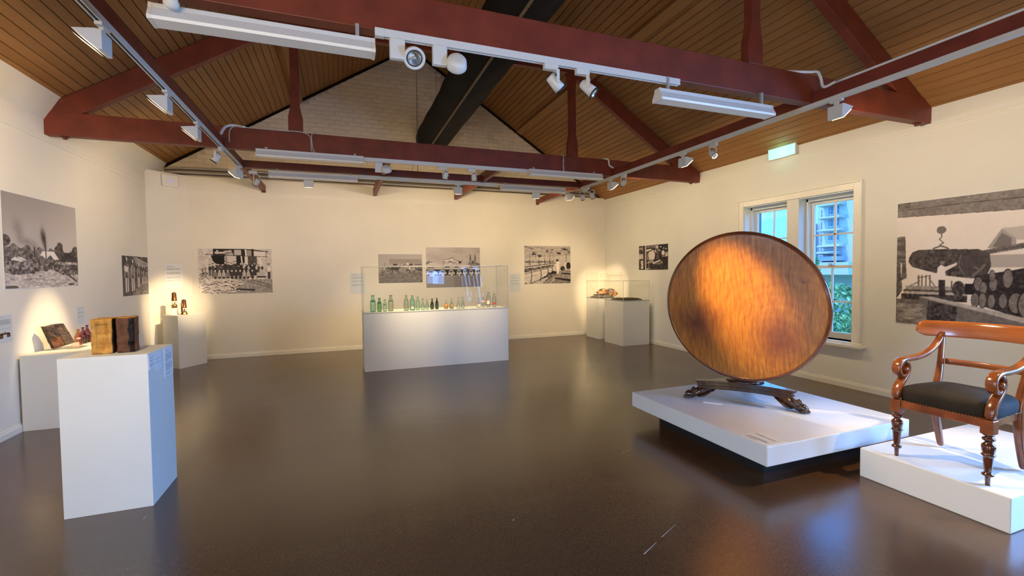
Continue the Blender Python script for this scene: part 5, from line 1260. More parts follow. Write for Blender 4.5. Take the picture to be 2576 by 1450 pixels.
# scroll arms: post rising from the front leg block into a scroll, arm sweeping back to the crest
for s_ in (-1, 1):
    ya = CY+s_*.250
    z = lambda v: CHZ+v
    post = [(3.657, z(.400)), (3.655, z(.450)), (3.668, z(.490)), (3.705, z(.530)), (3.745, z(.565)), (3.768, z(.605)), (3.764, z(.642)), (3.742, z(.664)), (3.716, z(.668))]
    ch(MB().ribbon([(a, ya, b) for a, b in post], [.050, .052, .052, .052, .052, .052, .052, .052, .050], (0, 1, 0), [.056, .050, .044, .038, .034, .032, .030, .028, .020]), 'arm_support', 'mahogany', subsurf=1)
    arm = [(3.742, z(.584)), (3.712, z(.564)), (3.680, z(.568)), (3.656, z(.596)), (3.650, z(.632)), (3.668, z(.664)), (3.705, z(.682)), (3.760, z(.684)), (3.840, z(.684)), (3.92, z(.692)), (4.00, z(.712)), (4.07, z(.745)), (4.125, z(.788)), (4.150, z(.835)), (4.158, z(.86))]
    yo = [0, 0, 0, 0, 0, 0, 0, 0, 0, 0, 0, 0, -.003, -.008, -.014]
    ch(MB().ribbon([(a, ya+s_*o_, b) for (a, b), o_ in zip(arm, yo)], [.044, .050, .054, .056, .056, .056, .056, .054, .052, .050, .048, .046, .044, .040, .036], (0, 1, 0), [.016, .024, .032, .036, .036, .036, .036, .036, .036, .036, .036, .036, .036, .034, .030]), 'arm', 'mahogany', subsurf=1)
    ch(MB().lathe([(.001, -.029), (.014, -.028), (.017, -.024), (.017, .024), (.014, .028), (.001, .029)], (3.728, ya, z(.612)), 20, rot_to((0, 1, 0))), 'scroll_boss', 'mahogany')
# crest rail: wide, bowed board with rounded scroll ends
m = MB(); nn_ = 40; vs = []; k = 10
for i in range(nn_+1):
    u = i/nn_*2-1; yy = CY+u*.375; xx = 4.215-.105*u*u
    e_ = max(0, (abs(u)-.86)/.14); hh = .058*(1-.50*e_**2); zc = z(.874)+.004*(1-u*u)+.010*e_; th = .018*(1-.4*e_**2)
    lean = .012
    nx = Vector((1, .28*u*2*.375/.375*1., 0)).normalized()
    for j in range(k*2):
        a = 2*math.pi*j/(k*2); c, s2 = math.cos(a), math.sin(a); ex = .45
        dx_ = math.copysign(abs(c)**ex, c)*th; dz_ = math.copysign(abs(s2)**ex, s2)*hh
        vs.append((xx+nx.x*dx_+lean*(dz_/hh), yy+nx.y*dx_*.3, zc+dz_))
kk = k*2
m.add(vs, [(j*kk+i, (j+1)*kk+i, (j+1)*kk+(i+1) % kk, j*kk+(i+1) % kk) for j in range(nn_) for i in range(kk)]+[tuple(range(kk)), tuple(nn_*kk+i for i in range(kk-1, -1, -1))], 0, True)
ch(m, 'crest_rail', 'mahogany_bright')
m = MB(); pts = []
for i in range(17):
    u = i/16*2-1; pts.append((4.155-.028*u*u, CY+u*.205, z(.645)-.0*u))
ch(MB().ribbon(pts, [.042]*17, (0, 0, 1), [.022]*17), 'middle_rail', 'mahogany_bright')

# ------------------------------------------------------------------ monochrome prints on the walls, drawn into the colour of a fine mesh
class Art:
    def __init__(s, w, h, seed=0):
        s.w, s.h = w, h; s.a = np.full((h, w), .6); s.rs = np.random.RandomState(seed)
        s.X, s.Y = np.meshgrid((np.arange(w)+.5)/w, (np.arange(h)+.5)/h)
    def noise(s, nx, ny, octv=3):
        out = np.zeros((s.h, s.w)); amp = 1.; tot = 0
        for _ in range(octv):
            g = s.rs.rand(int(ny)+2, int(nx)+2)
            fx = s.X*int(nx); fy = s.Y*int(ny); ix = fx.astype(int); iy = fy.astype(int); tx_ = fx-ix; ty_ = fy-iy
            tx_ = tx_*tx_*(3-2*tx_); ty_ = ty_*ty_*(3-2*ty_)
            v = (g[iy, ix]*(1-tx_)+g[iy, ix+1]*tx_)*(1-ty_)+(g[iy+1, ix]*(1-tx_)+g[iy+1, ix+1]*tx_)*ty_
            out += amp*v; tot += amp; amp *= .6; nx *= 2; ny *= 2
        return out/tot-.5
    def put(s, mask, v, noise=None, k=0.):
        val = v if noise is None else v+noise*k
        s.a = np.where(mask, val, s.a); return s
    def poly(s, pts, v, n=None, k=0.):
        X, Y = s.X, s.Y; m = np.zeros_like(X, bool); j = len(pts)-1
        for i in range(len(pts)):
            xi, yi = pts[i]; xj, yj = pts[j]
            if yi != yj:
                c = ((yi > Y) != (yj > Y)) & (X < (xj-xi)*(Y-yi)/(yj-yi)+xi); m ^= c
            j = i
        return s.put(m, v, n, k)
    def rect(s, x0, y0, x1, y1, v, n=None, k=0.): return s.put((s.X >= x0) & (s.X < x1) & (s.Y >= y0) & (s.Y < y1), v, n, k)
    def ell(s, cx, cy, rx, ry, v, n=None, k=0.): return s.put(((s.X-cx)/rx)**2+((s.Y-cy)/ry)**2 < 1, v, n, k)
    def line(s, pts, wd, v):
        asp = s.h/s.w
        for (x0, y0), (x1, y1) in zip(pts[:-1], pts[1:]):
            dx, dy = x1-x0, (y1-y0)*asp; L2 = dx*dx+dy*dy+1e-12
            t = np.clip(((s.X-x0)*dx+(s.Y-y0)*asp*dy)/L2, 0, 1)
            d = np.hypot(s.X-x0-t*dx, (s.Y-y0)*asp-t*dy); s.a = np.where(d < wd/2, v, s.a)
        return s
    def person(s, x, y, h, top=.75, leg=.2, head=.8):
        """a tiny standing figure, feet at y"""
        w = h*.105*s.h/s.w
        s.rect(x-w*.8, y-h*.50, x-w*.08, y, leg); s.rect(x+w*.08, y-h*.50, x+w*.8, y, leg)
        s.ell(x, y-h*.65, w*1.15, h*.20, top); s.ell(x, y-h*.92, w*.5, h*.085, head); s.ell(x, y-h*.985, w*.62, h*.035, leg)
    def sitter(s, x, y, h):
        w = h*.19*s.h/s.w
        s.ell(x, y-h*.22, w*1.3, h*.22, .62); s.ell(x, y-h*.25, w*.6, h*.15, .2); s.ell(x, y-h*.55, w*.85, h*.25, s.rs.choice([.25, .7, .5])); s.ell(x, y-h*.88, w*.38, h*.12, .8); s.ell(x, y-h*.98, w*.5, h*.05, .25)
def tone(g, warm=1.):
    g = np.clip(g, 0, 1)
    g = np.clip((g-.5)*1.25+.52, 0, 1); c = np.stack([.07+g*.87, .05+g*.85, .06+g*.80+(1-warm)*.04], -1)
    return np.where(c <= .04045, c/12.92, ((c+.055)/1.055)**2.4)
m_ = bpy.data.materials.new('photo_paper'); m_.use_nodes = True; _nt = m_.node_tree
_at = _nt.nodes.new('ShaderNodeAttribute'); _at.attribute_name = 'print'; _nt.links.new(_at.outputs['Color'], _nt.nodes['Principled BSDF'].inputs['Base Color'])
_nt.nodes['Principled BSDF'].inputs['Roughness'].default_value = .55; _nt.nodes['Principled BSDF'].inputs['Specular IOR Level'].default_value = .3
M['photo_paper'] = m_
def print_on_wall(art, o, eu, w, h, n, label, blur=True):
    """o: lower-left corner seen from the room"""
    o, eu, n = Vector(o), Vector(eu), Vector(n); g = art.a
    if blur: p = np.pad(g, 1, mode='edge'); g = (p[1:-1, 1:-1]*4+p[:-2, 1:-1]+p[2:, 1:-1]+p[1:-1, :-2]+p[1:-1, 2:])/8
    t = thing('photo_print', tuple(o+eu*w/2), label, 'picture', 'old photographs on the walls')
    th = .004; bd = .006
    c = o+eu*w/2+Vector((0, 0, h/2))+n*th/2
    MB().obox(c, (w+bd*2, h+bd*2, th), Matrix((eu, Vector((0, 0, 1)), n)).transposed()).build('backing_board', 'paper', t)
    H, Wd = g.shape
    xs = (np.arange(Wd)+0.)/(Wd-1)*w; zs = (1-np.arange(H)/(H-1))*h
    gx, gz_ = np.meshgrid(xs, zs); base = o+n*(th+.0012)-Vector(t.location)
    co = np.stack([base.x+eu.x*gx, base.y+eu.y*gx, base.z+gz_], -1).reshape(-1, 3)
    idx = np.arange(H*Wd).reshape(H, Wd)
    q = np.stack([idx[1:, :-1], idx[1:, 1:], idx[:-1, 1:], idx[:-1, :-1]], -1).reshape(-1, 4)
    me = bpy.data.meshes.new('printed_image'); me.vertices.add(len(co)); me.vertices.foreach_set('co', co.ravel())
    me.loops.add(q.size); me.loops.foreach_set('vertex_index', q.ravel()); me.polygons.add(len(q))
    me.polygons.foreach_set('loop_start', np.arange(len(q))*4); me.polygons.foreach_set('loop_total', np.full(len(q), 4)); me.update(calc_edges=True)
    ca = me.color_attributes.new('print', 'FLOAT_COLOR', 'POINT')
    col = np.concatenate([tone(g), np.ones((H, Wd, 1))], -1).reshape(-1); ca.data.foreach_set('color', col.astype(np.float32))
    me.materials.append(m_); ob = bpy.data.objects.new('printed_image', me); COL.objects.link(ob); ob.parent = t
    return t

def art_smoke():
    A = Art(330, 250, 1); X, Y = A.X, A.Y
    A.a = .66+.10*Y/.6-.10*(1-X)*(1-Y)+A.noise(4, 4)*.03
    for (cx, cy, rx, ry, k) in ((.19, .42, .05, .10, .10), (.27, .50, .08, .05, .12), (.36, .55, .06, .05, .13), (.48, .40, .03, .07, .33), (.50, .47, .025, .08, .33), (.51, .54, .012, .06, .28), (.15, .33, .05, .08, .06)):
        A.a -= k*np.exp(-(((X-cx)/rx)**2+((Y-cy)/ry)**2))*(1+A.noise(30, 40)*.8)
    n = A.noise(46, 46, 3); n2 = A.noise(18, 20, 3)
    ridge = .545+.045*X+.02*np.sin(X*40)+n2*.03
    A.put(Y > ridge, .42, n, .55)
    hz = np.where(X > .72, .585, ridge)
    A.put((Y > hz) & (X > .72), .24, n, .35)
    A.put(((X-.02)/.06)**2+((Y-.50)/.06)**2 < 1, .34, n, .5)
    A.ell(.70, .60, .075, .095, .30, n, .5); A.ell(.72, .52, .045, .055, .33, n, .5); A.ell(.97, .57, .06, .07, .34, n, .5)
    A.poly([(.43, .64), (.47, .585), (.63, .585), (.70, .675), (.63, .68), (.56, .63), (.52, .68), (.46, .64)], .88); A.poly([(.42, .68), (.455, .635), (.49, .68)], .42); A.poly([(.56, .67), (.58, .625), (.61, .67)], .3)
    A.poly([(.07, .70), (.12, .665), (.21, .70), (.21, .715)], .85); A.poly([(.15, .66), (.20, .665), (.27, .70), (.17, .70)], .8); A.rect(.17, .71, .23, .735, .8)
    A.rect(.355, .55, .37, .66, .22); A.rect(.505, .52, .52, .68, .32)
    A.put(Y > .715+.015*n2, .44, n, .9)
    A.put((Y > .70) & (Y < .74) & (X > .70) & (X < .98), .62, n, .8); A.put((Y > .73) & (X > .86) & (Y < .80), .3, n, .5)
    A.put(Y > .835+.03*np.sin(X*9)+n2*.05, .74, A.noise(30, 70, 3), .40)
    st = A.noise(12, 90, 2); A.a = np.where((Y > .86) & (st > .23), A.a-.22, A.a)
    A.line([(.80, .84), (.90, .90), (.97, .94)], .02, .35); A.ell(.07, .985, .08, .018, .38); A.ell(.88, .975, .05, .012, .3)
    return A
def art_swimmers():
    A = Art(120, 110, 2); n = A.noise(24, 24); A.a = .30+n*.35
    A.poly([(.42, .03), (.75, .02), (1, .14), (1, .26), (.55, .26)], .62, n, .3); A.poly([(.6, 0), (1, .12), (1, .16), (.55, .02)], .15); A.poly([(.3, 1), (.68, .70), (1, .62), (1, 1)], .45, n, .4)
    for x, yh, s_, tp in ((.16, .05, 1., .42), (.38, .10, .92, .52), (.60, .19, .70, .45), (.77, .27, .52, .35), (.86, .27, .50, .3), (.95, .32, .45, .4)):
        hw = .040*s_
        A.ell(x, yh+.035*s_, hw*.95, .055*s_, .82 if x > .1 else .7); A.ell(x-hw*.9, yh+.06*s_, hw*.6, .075*s_, .12)
        A.ell(x, yh+.28*s_, hw*2.0, .17*s_, tp, n, .5); A.rect(x-hw*2.1, yh+.20*s_, x-hw*1.5, yh+.50*s_, .72); A.rect(x+hw*1.5, yh+.20*s_, x+hw*2.1, yh+.50*s_, .72)
        A.rect(x-hw*1.5, yh+.50*s_, x-hw*.35, yh+.86*s_, .80); A.rect(x+hw*.35, yh+.50*s_, x+hw*1.5, yh+.84*s_, .80)
    A.poly([(.07, .24), (.22, .29), (.19, .42), (.10, .38)], .86); return A
def art_workers():
    A = Art(250, 160, 3); n = A.noise(50, 34); X, Y = A.X, A.Y; A.a = .76+n*.28
    A.rect(.20, 0, .62, .16, .13); A.rect(.24, .03, .27, .12, .7); A.poly([(.34, .05), (.44, .03), (.46, .09), (.34, .09)], .7); A.rect(.22, .07, .36, .11, .75); A.rect(.36, .10, .47, .16, .7, n, .8)
    A.rect(.48, .02, .575, .145, .70); A.rect(.60, .02, .66, .16, .12); A.poly([(.655, .05), (.71, .05), (.725, .16), (.655, .16)], .58); A.rect(.715, .0, .75, .18, .15)
    A.poly([(.20, 0), (.60, 0), (.95, .055), (.95, .075), (.60, .03), (.20, .01)], .2); A.rect(.76, .06, .91, .22, .82); A.rect(.915, .06, .93, .24, .5)
    A.poly([(.17, .15), (.35, .15), (.345, .34), (.28, .36), (.22, .32), (.19, .26)], .07); A.rect(.36, .16, .385, .42, .55); A.poly([(.38, .16), (.49, .16), (.49, .27), (.40, .28)], .76)
    A.rect(.51, .16, .62, .42, .10); A.poly([(.565, .16), (.585, .16), (.60, .42), (.575, .35)], .8); A.poly([(.625, .02), (.65, .02), (.665, .42), (.61, .42), (.63, .25)], .82); A.rect(.665, .17, .79, .46, .30, n, .3)
    A.poly([(.80, .22), (.84, .22), (.88, .40), (.84, .42)], .85); A.rect(.90, .20, .95, .55, .72, n, .3); A.poly([(.10, .12), (.96, .18), (.96, .19), (.10, .135)], .25)
    A.rect(.22, .36, .80, .60, .22, n, .7)
    rs = A.rs
    for x in np.linspace(.15, .82, 20): A.person(x+rs.uniform(-.01, .01), .60+rs.uniform(-.03, .03), .25+rs.uniform(-.04, .06), rs.choice([.2, .3, .75, .25]), .25, .78)
    for x in np.linspace(.22, .72, 10): A.sitter(x, .70, .24)
    A.rect(.78, .53, .90, .62, .72); A.rect(.78, .62, .91, .65, .15); A.person(.955, .68, .34, .85, .08, .7); A.person(.86, .56, .2, .2, .7, .75)
    for x in (.38, .41, .67, .69, .74, .81, .85): A.rect(x, .655, x+.018, .70, .9)
    A.put(Y > .69, .60, n, .35); A.put((Y > .66) & (X < .42), .80, n, .55)
    for k in range(46):
        x, y = rs.uniform(.02, .52), rs.uniform(.68, .97); a = rs.uniform(-.6, .9); l = rs.uniform(.03, .10)
        A.line([(x, y), (x+l, y+l*a)], rs.uniform(.012, .03), rs.uniform(.78, .9)); A.line([(x, y+.018), (x+l, y+.018+l*a)], .006, .15)
    A.line([(.5, .90), (.74, .93)], .02, .15); A.line([(.64, .72), (1., .90)], .006, .2); A.line([(.70, .70), (1., .83)], .006, .2)
    for (x0, x1, yy) in ((.0, .13, .62), (.02, .12, .50)):
        for k in range(10): A.line([(rs.uniform(x0, x1), yy+rs.uniform(-.08, .06)), (rs.uniform(x0, x1), yy+rs.uniform(-.08, .06))], .006, .25)
    return A
def art_carts():
    A = Art(180, 120, 4); n = A.noise(40, 30); X, Y = A.X, A.Y; A.a = .66+.04*X
    A.poly([(.25, .17), (.97, .18), (.99, .34), (.24, .34)], .58); A.rect(.0, .34, 1, .40, .70); A.rect(.33, .345, .42, .395, .18); A.rect(.55, .36, .62, .385, .25); A.rect(.70, .345, .77, .395, .2); A.rect(.82, .35, .98, .385, .35)
    A.line([(.0, .37), (1, .37)], .006, .35); A.put((Y > .42) & (Y < .66), .50, n, .75)
    for cx in (.03, .50, .56, .75): 
        for w_, v in ((.055, .75), (.045, .35), (.038, .6)): A.ell(cx, .52, w_, w_*1.8, v, n, .3)
    A.ell(.36, .50, .10, .06, .25); A.poly([(.42, .45), (.50, .40), (.49, .50)], .22)
    for x in (.27, .31, .40, .44): A.rect(x, .53, x+.012, .68, .25)
    A.person(.13, .66, .24, .75, .4, .7); A.person(.66, .50, .26, .82, .6, .3); A.person(.70, .66, .26, .85, .35, .5); A.person(.80, .66, .22, .8, .35, .5); A.person(.15, .42, .12, .5, .5, .3); A.ell(.92, .54, .06, .05, .3, n, .5)
    A.put(Y > .67, .47, n, .35); A.rect(.14, .60, .20, .68, .55); A.line([(0, .68), (1, .66)], .006, .3)
    return A
FONT = {'M': ['10001', '11011', '10101', '10001', '10001', '10001', '10001'], 'c': ['00000', '00000', '01110', '10000', '10000', '10001', '01110'], 'A': ['01110', '10001', '10001', '11111', '10001', '10001', '10001'],
        'H': ['10001', '10001', '10001', '11111', '10001', '10001', '10001'], 'O': ['01110', '10001', '10001', '10001', '10001', '10001', '01110'], 'N': ['10001', '11001', '10101', '10011', '10001', '10001', '10001'], 'S': ['01111', '10000', '10000', '01110', '00001', '00001', '11110'], 'R': ['11110', '10001', '10001', '11110', '10100', '10010', '10001']}
def letter(A, ch_, x, y, w, h, v):
    for r_, row in enumerate(FONT[ch_]):
        for c_, b in enumerate(row):
            if b == '1': A.rect(x+c_*w/5, y+r_*h/7, x+(c_+1)*w/5+.0005, y+(r_+1)*h/7+.0005, v)
def art_cars():
    A = Art(300, 220, 5); n = A.noise(40, 30); X, Y = A.X, A.Y
    A.a = .72-.10*X*(1-Y)+A.noise(5, 9, 4)*.14*(Y < .35)
    A.line([(.15, .12), (.45, .20), (.75, .29)], .002, .5)
    A.poly([(.02, .43), (.12, .38), (.30, .43), (.30, .62), (0, .62)], .78); A.line([(.055, .30), (.055, .40)], .006, .3); A.line([(.0, .37), (.11, .36)], .008, .35); A.poly([(0, .40), (.06, .33), (.06, .38), (.0, .43)], .4)
    # stepped parapet with the sign
    A.poly([(.31, .30), (.42, .30), (.42, .265), (.505, .265), (.505, .31), (.59, .325), (.59, .45), (.31, .45)], .25); A.poly([(.318, .31), (.428, .31), (.428, .277), (.497, .277), (.497, .32), (.582, .335), (.582, .44), (.318, .44)], .82)
    for i, c in enumerate('McMAHONS'): letter(A, c, .328+i*.0305, .345-(.018 if 2 < i < 5 else .0)+.004*max(0, i-4), .023, .068, .13)
    A.poly([(.44, .44), (.47, .40), (.50, .44)], .7); A.poly([(.59, .34), (.655, .36), (.63, .40), (.61, .41)], .15); A.line([(.64, .38), (.67, .31)], .006, .35)
    # church
    for cx in (.815, .905):
        A.poly([(cx-.016, .31), (cx-.003, .16), (cx+.003, .16), (cx+.016, .31)], .33); A.rect(cx-.02, .30, cx+.02, .43, .50, n, .3)
    A.poly([(.835, .36), (.86, .30), (.885, .36), (.885, .43), (.835, .43)], .48); A.ell(.86, .385, .012, .035, .25); A.poly([(.74, .43), (.78, .40), (.80, .36), (.80, .43)], .45); A.poly([(.92, .39), (1, .42), (1, .43), (.92, .43)], .3)
    A.rect(0, .43, 1, .62, .74); A.rect(.80, .43, 1, .52, .55, n, .2); A.line([(.80, .46), (1, .46)], .006, .3); A.line([(.79, .51), (1, .51)], .006, .35)
    A.rect(0, .47, .18, .55, .7); A.rect(.03, .49, .14, .52, .5, n, .8); A.rect(.30, .45, .31, .55, .45); A.rect(.335, .475, .425, .505, .15); A.rect(.515, .475, .595, .505, .15); A.rect(.70, .52, .76, .60, .2); A.rect(0, .55, .9, .57, .2, n, .4)
    A.rect(0, .57, 1, .70, .12)
    xs_ = [.10, .30, .46, .60, .71, .83, .94]; ws = [.115, .075, .062, .05, .045, .045, .05]
    for x, w in zip(xs_, ws):
        A.ell(x, .655, w, .045, .80); A.ell(x-w*.1, .605, w*.72, .045, .78); A.ell(x-w*.1, .605, w*.55, .026, .35, n, .4); A.line([(x-w*.9, .665), (x+w*.9, .662)], .004, .3)
        for s_ in (-.55, .6): A.ell(x+w*s_, .69, w*.17, .024, .06)
        A.rect(x-w*.95, .665, x-w*.6, .68, .88)
    A.put(Y > .705+.02*(1-X), .56, A.noise(60, 40), .12); A.put((Y > .72) & (X > .5), .50, A.noise(60, 60), .10)
    return A
def art_spinning():
    A = Art(210, 165, 6); n = A.noise(40, 34); X, Y = A.X, A.Y; A.a = .70+n*.16; rs = A.rs
    for k in range(9): y = .01+k*.028; A.line([(0, y+.03*k*.3), (1, y*.9+.03)], .005, rs.uniform(.3, .6))
    A.line([(0, .02), (.20, .09)], .012, .3); A.line([(.28, .04), (.42, .08)], .01, .4)
    for (cx, cy, s_) in ((.52, .12, .09), (.20, .20, .06), (.86, .10, .08), (.74, .20, .05), (.97, .16, .05), (.33, .27, .05)):
        for k in range(9): A.line([(cx+rs.uniform(-s_, s_), cy+rs.uniform(-s_, s_)*.7), (cx+rs.uniform(-s_, s_), cy+rs.uniform(-s_, s_)*.7)], .012, rs.choice([.10, .15, .6]))
    for x in (.245, .43, .535, .555, .62, .90, .12): A.line([(x, .2), (x, .44)], .006, .3)
    A.rect(0, .40, .64, .45, .5, n, .6)
    for x in (.10, .30, .43, .53): A.line([(x, .38), (x+.02, .50)], .014, .2)
    A.poly([(0, .55), (.66, .45), (.70, .46), (0, .58)], .22); A.poly([(0, .575), (.70, .46), (.70, .47), (0, .60)], .85); A.poly([(0, .60), (.64, .49), (.62, .54), (0, .73)], .35, n, .9)
    A.poly([(0, .70), (.62, .54), (.66, .58), (.66, .68), (.40, .84), (0, .98)], .76, n, .15); A.line([(0, .74), (.64, .56)], .016, .3); A.line([(0, .755), (.64, .575)], .012, .85); A.line([(0, .86), (.62, .64)], .004, .4)
    for x, y0_, y1_ in ((.15, .62, .95), (.35, .61, .93), (.50, .58, .80), (.59, .55, .75)): A.line([(x, y0_), (x+.01, (y0_+y1_)/2), (x-.015, y1_)], .02, .25); A.line([(x+.012, y0_), (x+.022, (y0_+y1_)/2), (x, y1_)], .012, .8)
    A.poly([(.12, 1), (.68, .72), (.70, .69), (.62, .66), (.30, .90), (.08, 1)], .16, n, .5); A.ell(.53, .78, .055, .08, .30, n, .9); A.poly([(.35, 1), (.72, .70), (.84, .64), (1, .66), (1, 1)], .55, n, .3)
    A.line([(.45, .92), (.70, .72)], .014, .15)
    A.poly([(.64, .84), (1, .89), (1, .95), (.66, .88)], .14); A.poly([(.79, .715), (1, .735), (1, .77), (.79, .745)], .12); A.poly([(.56, 1), (.64, .90), (1, .97), (1, 1)], .48, n, .4); A.line([(.55, .99), (.64, .88)], .01, .8)
    A.poly([(.685, .42), (.72, .38), (.745, .43), (.75, .60), (.735, .68), (.725, .74), (.69, .74), (.69, .66), (.675, .56)], .86); A.line([(.69, .46), (.63, .55)], .018, .8); A.ell(.705, .385, .03, .03, .18); A.poly([(.87, .43), (.90, .43), (.90, .55), (.88, .63), (.86, .55)], .8); A.ell(.95, .53, .05, .09, .13, n, .4); A.ell(.82, .60, .05, .06, .2, n, .6)
    A.ell(.03, .985, .06, .05, .82); A.ell(.03, .99, .035, .03, .4)
    return A
def art_workshop():
    A = Art(150, 120, 7); n = A.noise(30, 26); X, Y = A.X, A.Y; A.a = .16+n*.28
    A.poly([(.28, .0), (.60, 0), (.60, .14), (.28, .10)], .45, n, .4); A.rect(.60, .03, .69, .16, .72); A.poly([(.30, .17), (.62, .16), (.62, .22), (.30, .26)], .25); A.poly([(.28, .17), (.45, .15), (.46, .19), (.28, .26)], .85)
    A.poly([(.36, .28), (.52, .20), (.58, .40), (.55, .58), (.38, .60), (.34, .42)], .80); A.poly([(.30, .32), (.34, .30), (.38, .58), (.30, .62)], .5, n, .6); A.poly([(.55, .22), (.62, .20), (.60, .35)], .75)
    A.rect(.62, .22, .74, .62, .22, n, .2); A.rect(.63, .25, .69, .36, .42); A.rect(.62, .40, .70, .58, .34)
    A.ell(.84, .34, .055, .10, .70); A.ell(.84, .34, .04, .08, .78, n, .3); A.ell(.95, .40, .05, .09, .68, n, .6); A.rect(.80, .46, .95, .49, .6)
    for x, y in ((.76, .10), (.86, .16), (.93, .19), (.68, .20), (.73, .24)): A.ell(x, y, .025, .028, .72)
    A.poly([(.48, .72), (.76, .60), (.84, .68), (.82, .76), (.55, .86), (.50, .78)], .45, n, .7); A.poly([(.48, .72), (.74, .60), (.76, .64), (.52, .76)], .82); A.line([(.34, .66), (.50, .62), (.52, .68), (.30, .72)], .03, .7)
    A.line([(.36, .72), (.36, .92), (.42, .96)], .02, .75); A.ell(.32, .95, .03, .03, .85); A.rect(.42, .78, 1, 1, .20, n, .35)
    A.rect(0, 0, .16, 1, .25, n, .6); A.rect(0, .33, .16, .55, .72, n, .5); A.poly([(0, .10), (.14, .06), (.16, .18), (0, .14)], .6); A.rect(.08, .62, .18, .95, .75, n, .8); A.rect(.16, 0, .235, 1, .14); A.rect(.185, .02, .205, .9, .42, n, .3); A.rect(.235, 0, .265, 1, .86)
    return A
def art_logs():
    A = Art(400, 300, 8); n = A.noise(70, 52, 4); n2 = A.noise(20, 14, 3); X, Y = A.X, A.Y; A.a = .86+.03*n2; rs = A.rs
    sc_ = .63   # the visible left part of the print spans this share of its width
    def P_(pts): return [(x*sc_, y) for x, y in pts]
    A.poly(P_([(0, 0), (1.6, 0), (1.6, .155), (0, .115)]), .50, n, .22); A.line(P_([(0, .062), (.6, .055), (1.6, .07)]), .004, .3); A.rect(0, 0, .12*sc_, .05, .42, n, .3); A.line(P_([(0, .115), (1.6, .158)]), .003, .35)
    # left stack
    A.poly(P_([(0, .28), (.08, .275), (.09, .50), (.10, .62), (.05, .64), (.05, .50), (0, .46)]), .40, A.noise(12, 60), .4); A.poly(P_([(0, .46), (.035, .47), (.06, .72), (.0, .80)]), .38, n, .5)
    # trestle frame and ground behind
    for x in (.21, .24, .275, .31): A.line(P_([(x, .60), (x+.0, .69)]), .008, .42)
    A.line(P_([(.12, .69), (.22, .645)]), .006, .45); A.line(P_([(.30, .62), (.37, .70)]), .006, .45); A.line(P_([(.20, .62), (.31, .60)]), .006, .45)
    A.rect(.09*sc_, .685, .62*sc_, .72, .62, n, .4); A.rect(.07*sc_, .715, .62*sc_, .735, .35, n, .5); A.rect(.07*sc_, .73, .62*sc_, .75, .68, n, .3); A.rect(.05*sc_, .75, .62*sc_, .80, .25, n, .5)
    # house gable and poles on the right
    A.poly(P_([(.76, .40), (.86, .265), (.96, .33), (.96, .42)]), .62); A.poly(P_([(.80, .39), (.86, .295), (.93, .335), (.93, .42)]), .46); A.poly(P_([(.86, .262), (1.5, .24), (1.5, .38), (.97, .35)]), .72)
    A.poly(P_([(.70, .42), (1.6, .28), (1.6, .33), (.72, .45)]), .42, n, .4); A.line(P_([(.72, .435), (1.6, .30)]), .003, .25)
    A.rect(.78*sc_, .45, 1.2*sc_, .54, .66)
    # hanging log
    A.poly(P_([(.12, .45), (.15, .41), (.20, .395), (.45, .395), (.70, .405), (.78, .44), (.79, .53), (.76, .605), (.65, .62), (.45, .60), (.25, .555), (.15, .53), (.115, .49)]), .30, n, .38)
    A.ell(.665*sc_, .52, .125*sc_, .10, .30, n, .12); A.line(P_([(.56, .45), (.545, .52), (.60, .61), (.70, .62)]), .004, .48); A.line(P_([(.66, .60), (.72, .55), (.745, .52)]), .012, .44); A.line(P_([(.67, .535), (.705, .555)]), .010, .42)
    A.ell(.40*sc_, .245, .040*sc_, .030, .45); A.line(P_([(.40, .27), (.405, .30), (.385, .315), (.40, .33), (.42, .345), (.39, .36), (.41, .375)]), .006, .40); A.line(P_([(.315, .42), (.34, .385), (.40, .368), (.45, .385), (.47, .40)]), .009, .42)
    # man pointing
    A.poly(P_([(.375, .535), (.40, .515), (.435, .53), (.445, .60), (.44, .635), (.385, .64), (.37, .58)]), .86); A.poly(P_([(.43, .535), (.49, .515), (.53, .50), (.53, .52), (.48, .545), (.43, .57)]), .84); A.ell(.413*sc_, .495, .020*sc_, .022, .5); A.ell(.412*sc_, .478, .030*sc_, .010, .25); A.poly(P_([(.385, .635), (.44, .635), (.445, .78), (.415, .79), (.39, .78)]), .22, n, .25)
    A.ell(.55*sc_, .70, .05*sc_, .06, .28, n, .5); A.rect(.60*sc_, .66, .68*sc_, .74, .15); A.rect(.49*sc_, .64, .50*sc_, .70, .4)
    # log pile
    A.poly(P_([(.68, .60), (.95, .56), (1.6, .42), (1.6, .95), (.95, .88), (.66, .80), (.66, .66)]), .20, n, .35)
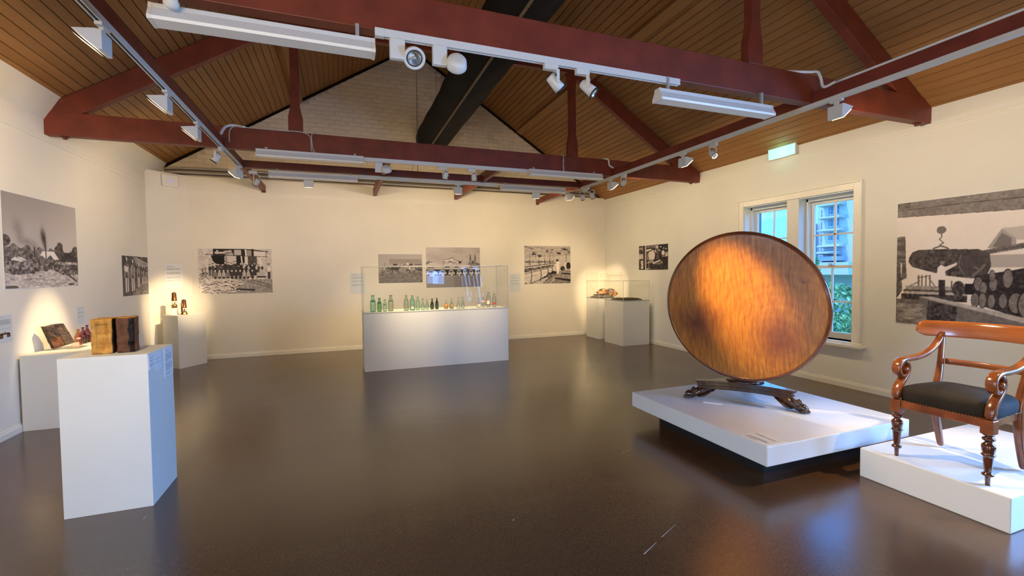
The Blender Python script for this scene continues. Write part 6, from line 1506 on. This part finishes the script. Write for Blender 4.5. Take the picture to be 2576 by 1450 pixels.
    for x, y, rx, ry in ((.70, .66, .03, .05), (.74, .69, .025, .045), (.68, .78, .028, .05), (.735, .78, .026, .055), (.80, .785, .025, .05), (.88, .78, .028, .05), (.97, .79, .05, .07), (.81, .66, .028, .05), (.91, .62, .033, .065), (.80, .60, .02, .04), (1.06, .80, .075, .10), (1.2, .66, .07, .09), (1.35, .78, .08, .10), (1.1, .60, .06, .07), (1.45, .60, .07, .09)):
        A.ell(x*sc_, y, rx*sc_*1.12, ry*1.1, .12); A.ell(x*sc_, y, rx*sc_, ry, .46+.2*(rs.rand() < .4), n, .25)
    # concrete wall and foreground
    A.poly(P_([(.22, .77), (.30, .765), (.62, .83), (1.6, 1.0), (1.6, 1), (.2, 1)]), .44, n, .18); A.poly(P_([(.22, .77), (.32, .765), (1.5, .97), (1.4, 1.), (.62, .845), (.36, .80)]), .68, n, .2)
    A.poly(P_([(.30, .80), (.55, .84), (.52, 1), (.28, 1)]), .27, n, .5); A.poly(P_([(0, .83), (.27, .83), (.30, 1), (0, 1)]), .52, A.noise(30, 60, 3), .5); A.rect(0, .795, .22*sc_, .83, .42, n, .3)
    return A
print_on_wall(art_smoke(), (LX, 5.818, 1.438), (0, 1, 0), 1.297, .95, (1, 0, 0), 'big old photograph of smoke rising over sheds and scrub, on the left wall')
print_on_wall(art_swimmers(), (LX, 8.315, 1.247), (0, 1, 0), .945, .609, (1, 0, 0), 'small old photograph of a row of standing people, far end of left wall')
print_on_wall(art_workers(), (-2.458, FY, 1.203), (1, 0, 0), 1.195, .831, (0, -1, 0), 'old photograph of a large group of workers, leftmost on the far wall')
print_on_wall(art_carts(), (.695, FY, 1.343), (1, 0, 0), .902, .60, (0, -1, 0), 'brownish old photograph of horse carts before a shed, behind the bottle case')
print_on_wall(art_cars(), (1.677, FY, 1.226), (1, 0, 0), 1.20, .868, (0, -1, 0), 'old photograph of parked cars, a stepped shop sign and twin church spires')
print_on_wall(art_spinning(), (3.944, FY, 1.26), (1, 0, 0), 1.196, .89, (0, -1, 0), 'old photograph of a long spinning machine tended by a woman, rightmost on the far wall')
print_on_wall(art_workshop(), (RX, 8.363, 1.558), (0, -1, 0), .948, .519, (-1, 0, 0), 'small dark old photograph of workshop machinery, on the right wall')
print_on_wall(art_logs(), (RX, 3.417, .90), (0, -1, 0), 1.66, 1.39, (-1, 0, 0), 'big old photograph of a huge log hanging from a hook, behind the armchair')
